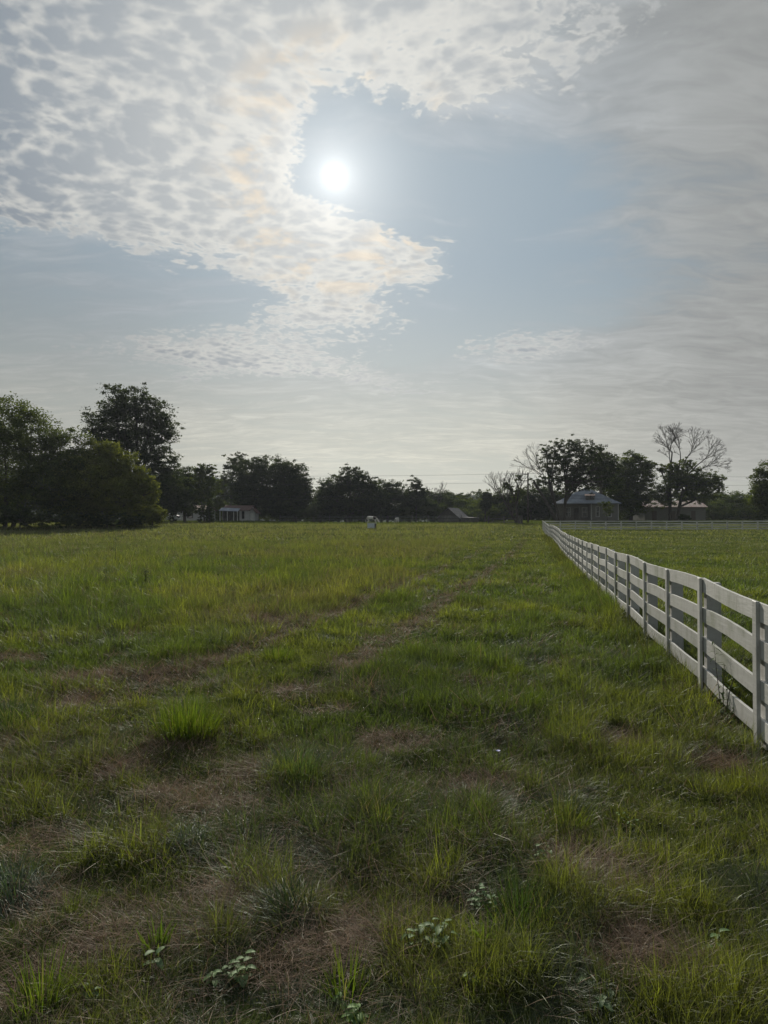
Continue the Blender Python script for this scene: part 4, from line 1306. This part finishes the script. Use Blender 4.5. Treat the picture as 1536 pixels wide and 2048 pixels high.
# old dark barn in the middle
D = 140.0; k = D / F
r_ = gable_building('old_barn', (897 - 768) * k, D, 44 * k, 5, 1.3, 3.2, 'small dark weathered barn beyond the horses', M['barn_wood'], M['barn_roof'], -.5, cat='barn')
MB().box(-1.0, .6, -.03, -.003, .05, 1.7).build('door', M['dark_wood'], r_)
mb = MB(); mb.box(2.3, 5.0, .6, 4.2, 0, 1.15); lt = mb.build('lean_to', M['barn_wood'], r_)
MB().add([(2.2, .4, 1.35), (5.2, .4, 1.16), (5.2, 4.4, 1.16), (2.2, 4.4, 1.35), (2.2, .4, 1.40), (5.2, .4, 1.21), (5.2, 4.4, 1.21), (2.2, 4.4, 1.40)],
         [(3, 2, 1, 0), (4, 5, 6, 7), (0, 1, 5, 4), (1, 2, 6, 5), (2, 3, 7, 6), (3, 0, 4, 7)]).build('lean_to_roof', M['barn_roof'], lt)
# white house on the left, beyond the road
D = 131.0; k = D / F
r_ = gable_building('white_house', (382 - 768) * k, D, 56 * k, 8, 2.2, 3.1, 'pale grey house side with one dark window behind the sapling', M['white_siding'], M['brown_roof'], ridge='x', cat='house')
wall_window(r_, -.6, .3, .7, 2.0, 0, 'dark_wood')
r_ = gable_building('white_house', (470 - 768) * k, D + .5, 52 * k, 8, 2.15, 3.1, 'white house with a brown roof and an open porch at its left', M['white_siding'], M['brown_roof'], ridge='x', cat='house')
wall_window(r_, 1.30, 1.62, .6, 1.9, 0, 'dark_wood')
mb = MB(); mb.box(-2.4, .75, -.012, -.003, .1, 2.05); mb.build('porch_wall', M['dark_wood'], r_)
MB().add([(-2.7, -2.2, 2.0), (.9, -2.2, 1.85), (.9, .1, 2.45), (-2.7, .1, 2.6), (-2.7, -2.2, 2.06), (.9, -2.2, 1.91), (.9, .1, 2.51), (-2.7, .1, 2.66)],
         [(3, 2, 1, 0), (4, 5, 6, 7), (0, 1, 5, 4), (1, 2, 6, 5), (2, 3, 7, 6), (3, 0, 4, 7)]).build('porch_roof', M['metal_roof'], r_)
for x in (-2.5, -1.1, .1, .8): MB().box(x - .05, x + .05, -2.1, -2.0, 0, 1.88).build('porch_post', M['white_trim'], r_)
r_ = gable_building('garden_shed', (501 - 768) * k, D + 1.5, 12 * k, 4, 1.9, 2.5, 'small white gabled shed at the right of the white house', M['white_siding'], M['brown_roof'], cat='shed')
MB().box(-.3, .3, -.03, -.003, .05, 1.6).build('door', M['white_trim'], r_)

# ------------------------------------------------------------------ truck
def truck():
    D = 123.0; k = D / F; xf = (357.5 - 768) * k                # nose of the truck
    root = empty('pickup_truck', (xf, D, gzf(xf, D))); tag(root, 'white pickup truck with its nose showing past the left bushes', 'truck')
    def slab(prof, y0, y1, name, mat, par, bev=.05):
        n = len(prof); vs = [(x, y0, z) for x, z in prof] + [(x, y1, z) for x, z in prof]
        fs = [tuple(range(n)), tuple(range(2 * n - 1, n - 1, -1))] + [(i, i + n, (i + 1) % n + n, (i + 1) % n) for i in range(n)]
        mb = MB().add(vs, fs); me = mb.mesh(name, bev, False, 2)
        bm = bmesh.new(); bm.from_mesh(me); bmesh.ops.recalc_face_normals(bm, faces=bm.faces); bm.to_mesh(me); bm.free()
        return link(name, me, mat, par)
    body = [(-.05, .45), (0, .75), (-.06, 1.10), (-.35, 1.20), (-1.45, 1.27), (-3.55, 1.27), (-5.75, 1.25), (-5.8, .5), (-4.85, .45), (-4.7, .78), (-4.35, .92), (-4.0, .78), (-3.85, .42), (-1.45, .42), (-1.3, .78), (-.95, .92), (-.6, .78), (-.45, .42)]
    slab(body, -.98, .98, 'body', M['truck_paint'], root, .04)
    cab = [(-1.45, 1.24), (-2.1, 1.86), (-3.3, 1.88), (-3.6, 1.24)]
    cb = slab(cab, -.80, .80, 'cab', M['truck_paint'], root, .06)
    slab([(-1.62, 1.28), (-2.14, 1.78), (-2.42, 1.79), (-2.42, 1.28)], -.815, .815, 'window', M['glass'], cb, .01)
    slab([(-2.50, 1.28), (-2.50, 1.79), (-3.25, 1.80), (-3.48, 1.28)], -.815, .815, 'window', M['glass'], cb, .01)
    MB().add([(-1.50, -.72, 1.32), (-1.50, .72, 1.32), (-2.02, .66, 1.81), (-2.02, -.66, 1.81)], [(0, 1, 2, 3)]).build('windscreen', M['glass'], cb)
    for x in (-.95, -4.35):
        for y in (-.86, .86):
            w = MB().tube([(x, y - .13, .38), (x, y + .13, .38)], .40, 24).build('wheel', M['black'], root, bevel=.0)
            s = -1 if y < 0 else 1
            MB().tube([(x, y + s * .10, .38), (x, y + s * .145, .38)], .23, 18).build('rim', M['chrome'], w)
    MB().box(-.02, .10, -.95, .95, .42, .62).build('bumper', M['truck_paint'], root, bevel=.03)
    MB().box(-.03, .045, -.55, .55, .68, 1.02).build('grille', M['dark_metal'], root, bevel=.02)
    for y in (-.92, .62): MB().box(-.10, .02, y, y + .30, .82, 1.02).build('headlight', M['glass'], root, bevel=.02)
    MB().box(-1.75, -1.60, -1.16, -.98, 1.25, 1.48).build('mirror', M['dark_metal'], root, bevel=.02)
    for s in (-1,): MB().box(-2.75, -2.60, -1.0, -.982, 1.10, 1.14).build('door_handle', M['dark_metal'], root)


truck()

# ------------------------------------------------------------------ box in the field
D = 86.0; k = D / F
cx = (744 - 768) * k; z0 = gzf(cx, D)
root = empty('storage_box', (cx, D, z0)); tag(root, 'pale grey-blue box with a white lid standing alone in the field', 'box')
MB().box(-.56, .32, -.4, .4, 0, .62).build('body', M['tank_white'], root, bevel=.02)
MB().box(.325, .52, -.38, .38, 0, .60).build('end_panel', M['dark_metal'], root, bevel=.015)
MB().box(-.60, .60, -.45, .45, .625, .70).build('lid', M['white_trim'], root, bevel=.015)


# ------------------------------------------------------------------ horses
def horse_mat(name, base, patch, patches):
    m, nt, out = mat_new(name); b = principled(nt, out, .7, .2)
    p = objpos(nt)
    sep = nt.nodes.new('ShaderNodeSeparateXYZ'); nt.links.new(p.s, sep.inputs[0])
    x, z = G(nt, sep.outputs[0]), G(nt, sep.outputs[2])
    wob = (noise(p, 2.6, 3, .55) - .5) * .45
    f = None
    for (cx_, cz_, rx_, rz_) in patches:
        u = (x - cx_) * (1 / rx_); v = (z - cz_) * (1 / rz_)
        q = smooth((u * u + v * v) + wob * 2.0, 1.1, .85); f = q if f is None else f.max(q)
    c = mixc(f, base, patch) if f is not None else mixc(noise(p, 3, 3), base, tuple(v * .85 for v in base))
    nt.links.new(c.s, b.inputs['Base Color'])
    return m


def skin_mesh(name, chains, mat, parent, root_idx=0):
    """chains: list of [(x,y,z,r), ...]; a chain may start at an existing vertex by index"""
    verts, edges, rad = [], [], []
    for ch in chains:
        prev = None
        for p in ch:
            if isinstance(p, int): prev = p; continue
            verts.append(p[:3]); rad.append(p[3]); i = len(verts) - 1
            if prev is not None: edges.append((prev, i))
            prev = i
    me = bpy.data.meshes.new(name); me.from_pydata(verts, edges, [])
    o = link(name, me, mat, parent)
    sk = o.modifiers.new('skin', 'SKIN'); sk.use_smooth_shade = True
    for i, r in enumerate(rad):
        rr_ = r if hasattr(r, '__len__') else (r, r)
        me.skin_vertices[0].data[i].radius = rr_
    me.skin_vertices[0].data[root_idx].use_root = True
    ss = o.modifiers.new('sub', 'SUBSURF'); ss.levels = 2; ss.render_levels = 2
    return o


def horse(px, D, rz, scale, label, mat, mane):
    x = (px - 768) / F * D; root = empty('horse', (x, D, gzf(x, D)), rz); root.scale = (scale,) * 3
    tag(root, label, 'horse', 'horses grazing beyond the road')
    # facing +x, head down grazing
    ch = [
        [(-.72, 0, 1.20, .25), (-.40, 0, 1.20, (.29, .31)), (-.05, 0, 1.14, (.30, .33)), (.32, 0, 1.16, (.28, .31)), (.60, 0, 1.18, (.22, .28)),
         (.86, 0, .98, (.14, .19)), (1.06, 0, .70, (.10, .15)), (1.18, 0, .52, (.11, .15)), (1.28, 0, .30, (.075, .10)), (1.32, 0, .12, (.06, .075))],
        [0, (-.90, 0, 1.14, (.15, .17)), (-.99, 0, 1.12, (.06, .07))],
        [4, (.56, .17, .86, .12), (.58, .17, .58, .07), (.58, .17, .50, .065), (.57, .17, .16, .040), (.60, .17, .07, .055), (.62, .17, .03, .06)],
        [4, (.52, -.17, .86, .12), (.66, -.17, .58, .07), (.68, -.17, .50, .065), (.66, -.17, .16, .040), (.69, -.17, .07, .055), (.71, -.17, .03, .06)],
        [0, (-.66, .18, .90, .17), (-.62, .18, .70, .10), (-.80, .18, .50, .062), (-.76, .18, .16, .042), (-.72, .18, .07, .055), (-.70, .18, .03, .06)],
        [0, (-.70, -.18, .90, .17), (-.54, -.18, .70, .10), (-.70, -.18, .50, .062), (-.64, -.18, .16, .042), (-.60, -.18, .07, .055), (-.58, -.18, .03, .06)],
    ]
    skin_mesh('body', ch, mat, root, 1)
    mb = MB(); rnd = random.Random(5)
    for k in range(26):
        a = rnd.uniform(-.05, .05); mb.tube([(-.95, a * .5, 1.18), (-1.02 + rnd.uniform(-.03, .03), a, 1.0), (-1.10 + rnd.uniform(-.05, .05), a * 1.6, .62), (-1.08 + rnd.uniform(-.05, .05), a * 2, .38)], [.02, .022, .018, .004], 4)
    mb.build('tail', mane, root, smooth_=True)
    mb = MB()
    for k in range(26):
        u = k / 25; x0_ = .66 + .50 * u; z0_ = 1.38 - .72 * u - .10 * math.sin(u * PI)
        mb.tube([(x0_, 0, z0_), (x0_ + .02, -.09, z0_ - .10), (x0_ - .02, -.14, z0_ - .24)], [.022, .018, .004], 4)
    mb.build('mane', mane, root, smooth_=True)
    mb = MB()
    for s in (-1, 1): mb.tube([(1.13, s * .06, .62), (1.07, s * .085, .72), (1.05, s * .08, .80)], [.03, .035, .005], 5)
    mb.build('ears', mat, root, smooth_=True)


M['pinto'] = horse_mat('pinto_coat', (.66, .62, .56), (.035, .028, .024), [(.48, 1.25, .30, .36), (-.1, .78, .25, .12)])
M['white_coat'] = horse_mat('white_coat', (.60, .58, .54), None, [])
M['pale_hair'] = simple('pale_horse_hair', (.48, .44, .38), (.58, .54, .48), 8)
horse(744, 123, 0, 1.03, 'grey and dark pinto horse grazing just beyond the box in the field', M['pinto'], M['pale_hair'])
horse(793, 131, math.radians(108), .86, 'small white horse seen end-on, right of the pinto', M['white_coat'], M['pale_hair'])


# ------------------------------------------------------------------ posts, rails, wires, poles
def wooden_fence():
    D = 106.5; k = D / F
    x0 = (977 - 768) * k; root = empty('rail_fence', (x0, D, gzf(x0, D))); tag(root, 'dark wooden rail fence left of the utility pole', 'fence')
    for px in (977, 1008): x = (px - 768) * k - x0; MB().box(x - .10, x + .10, -.1, .1, -.2, 1.30).build('post', M['dark_wood'], root, bevel=.02)
    for z in (.95, .45): MB().box(0, (1037 - 977) * k, -.14, -.104, z - .08, z + .08).build('rail', M['dark_wood'], root)
    for px in (1038, 1043): x = (px - 768) * k - x0; MB().box(x - .16, x + .16, -.12, .12, -.2, 1.45).build('gate_post', M['dark_wood'], root, bevel=.02)


wooden_fence()


def wire_fence():
    D = 133.0; k = D / F; x0 = (560 - 768) * k; z0 = gzf(x0, D)
    root = empty('wire_fence', (x0, D, z0)); tag(root, 'thin wire fence on wooden posts behind the horses', 'fence')
    px = 560
    xs = []
    while px < 960: xs.append((px - 768) * k - x0); px += 33
    for x in xs: MB().tube([(x, 0, -.3), (x + .02, 0, 1.45)], .07, 7).build('post', M['dark_wood'], root)
    for z in (.35, .65, .95, 1.25): MB().tube([(x, -.08, z - .02 * (i % 2)) for i, x in enumerate(xs)], .012, 4).build('wire', M['galv'], root)


wire_fence()


def utility_pole(px, D, top, label, arms=True):
    x = (px - 768) / F * D; z0 = gzf(x, D); root = empty('utility_pole', (x, D, z0)); tag(root, label, 'utility pole', 'poles carrying the wires along the road')
    MB().tube([(0, 0, -.3), (0, 0, top * .5), (0, 0, top)], [.17, .15, .12], 10).build('pole', M['pole_wood'], root, smooth_=True)
    for (z, a, b) in ((top - 1.45, -1.35, .15), (top - .35, -.75, .1)):
        am = MB().box(a, b, -.20, -.12, z - .06, z + .06).build('crossarm', M['pole_wood'], root)
        for q in np.linspace(a + .1, b - .2, 3): MB().tube([(q, -.16, z + .06), (q, -.16, z + .2)], [.04, .025], 6).build('insulator', M['dark_metal'], am)
    return root, x, z0


DP = 118.0
utility_pole(1056, DP, 8.9, 'wooden utility pole with crossarms beside the half-dead tree')
utility_pole(1700, DP + 4, 8.9, 'wooden utility pole beyond the right edge of the photo')
utility_pole(150, DP + 4, 8.9, 'wooden utility pole hidden behind the tall oak')
for q, (dz, lab) in enumerate(((8.75, 'topmost'), (7.25, 'second highest'), (5.2, 'third'), (4.7, 'lowest'))):
    X = [((150 - 768) / F * (DP + 4)), (1056 - 768) / F * DP, (1700 - 768) / F * (DP + 4)]; Y = [DP + 4, DP, DP + 4]
    mb = MB()
    for s in range(2):
        pts = []
        for i in range(25):
            u = i / 24; x = X[s] * (1 - u) + X[s + 1] * u; y = Y[s] * (1 - u) + Y[s + 1] * u
            z = (gzf(X[s], Y[s]) * (1 - u) + gzf(X[s + 1], Y[s + 1]) * u) + dz - .55 * 4 * u * (1 - u)
            pts.append((x, y - .2, z))
        mb.tube(pts, .016, 5)
    tag(mb.build('power_line', M['wire']), lab + ' of the wires strung between the utility poles', 'power line', 'wires strung between the utility poles')

# ------------------------------------------------------------------ haze: even morning air over the whole place
hm = bpy.data.materials.new('haze'); hm.use_nodes = True; nt = hm.node_tree; nt.nodes.clear()
ho = nt.nodes.new('ShaderNodeOutputMaterial'); hv = nt.nodes.new('ShaderNodeVolumePrincipled')
hv.inputs['Color'].default_value = (.80, .87, 1.0, 1); hv.inputs['Density'].default_value = 0.00016; hv.inputs['Anisotropy'].default_value = 0.25
nt.links.new(hv.outputs[0], ho.inputs['Volume'])
tag(MB().box(-1420, 1420, -330, 1420, -1.0, 95.0).build('haze', hm), kind='stuff')
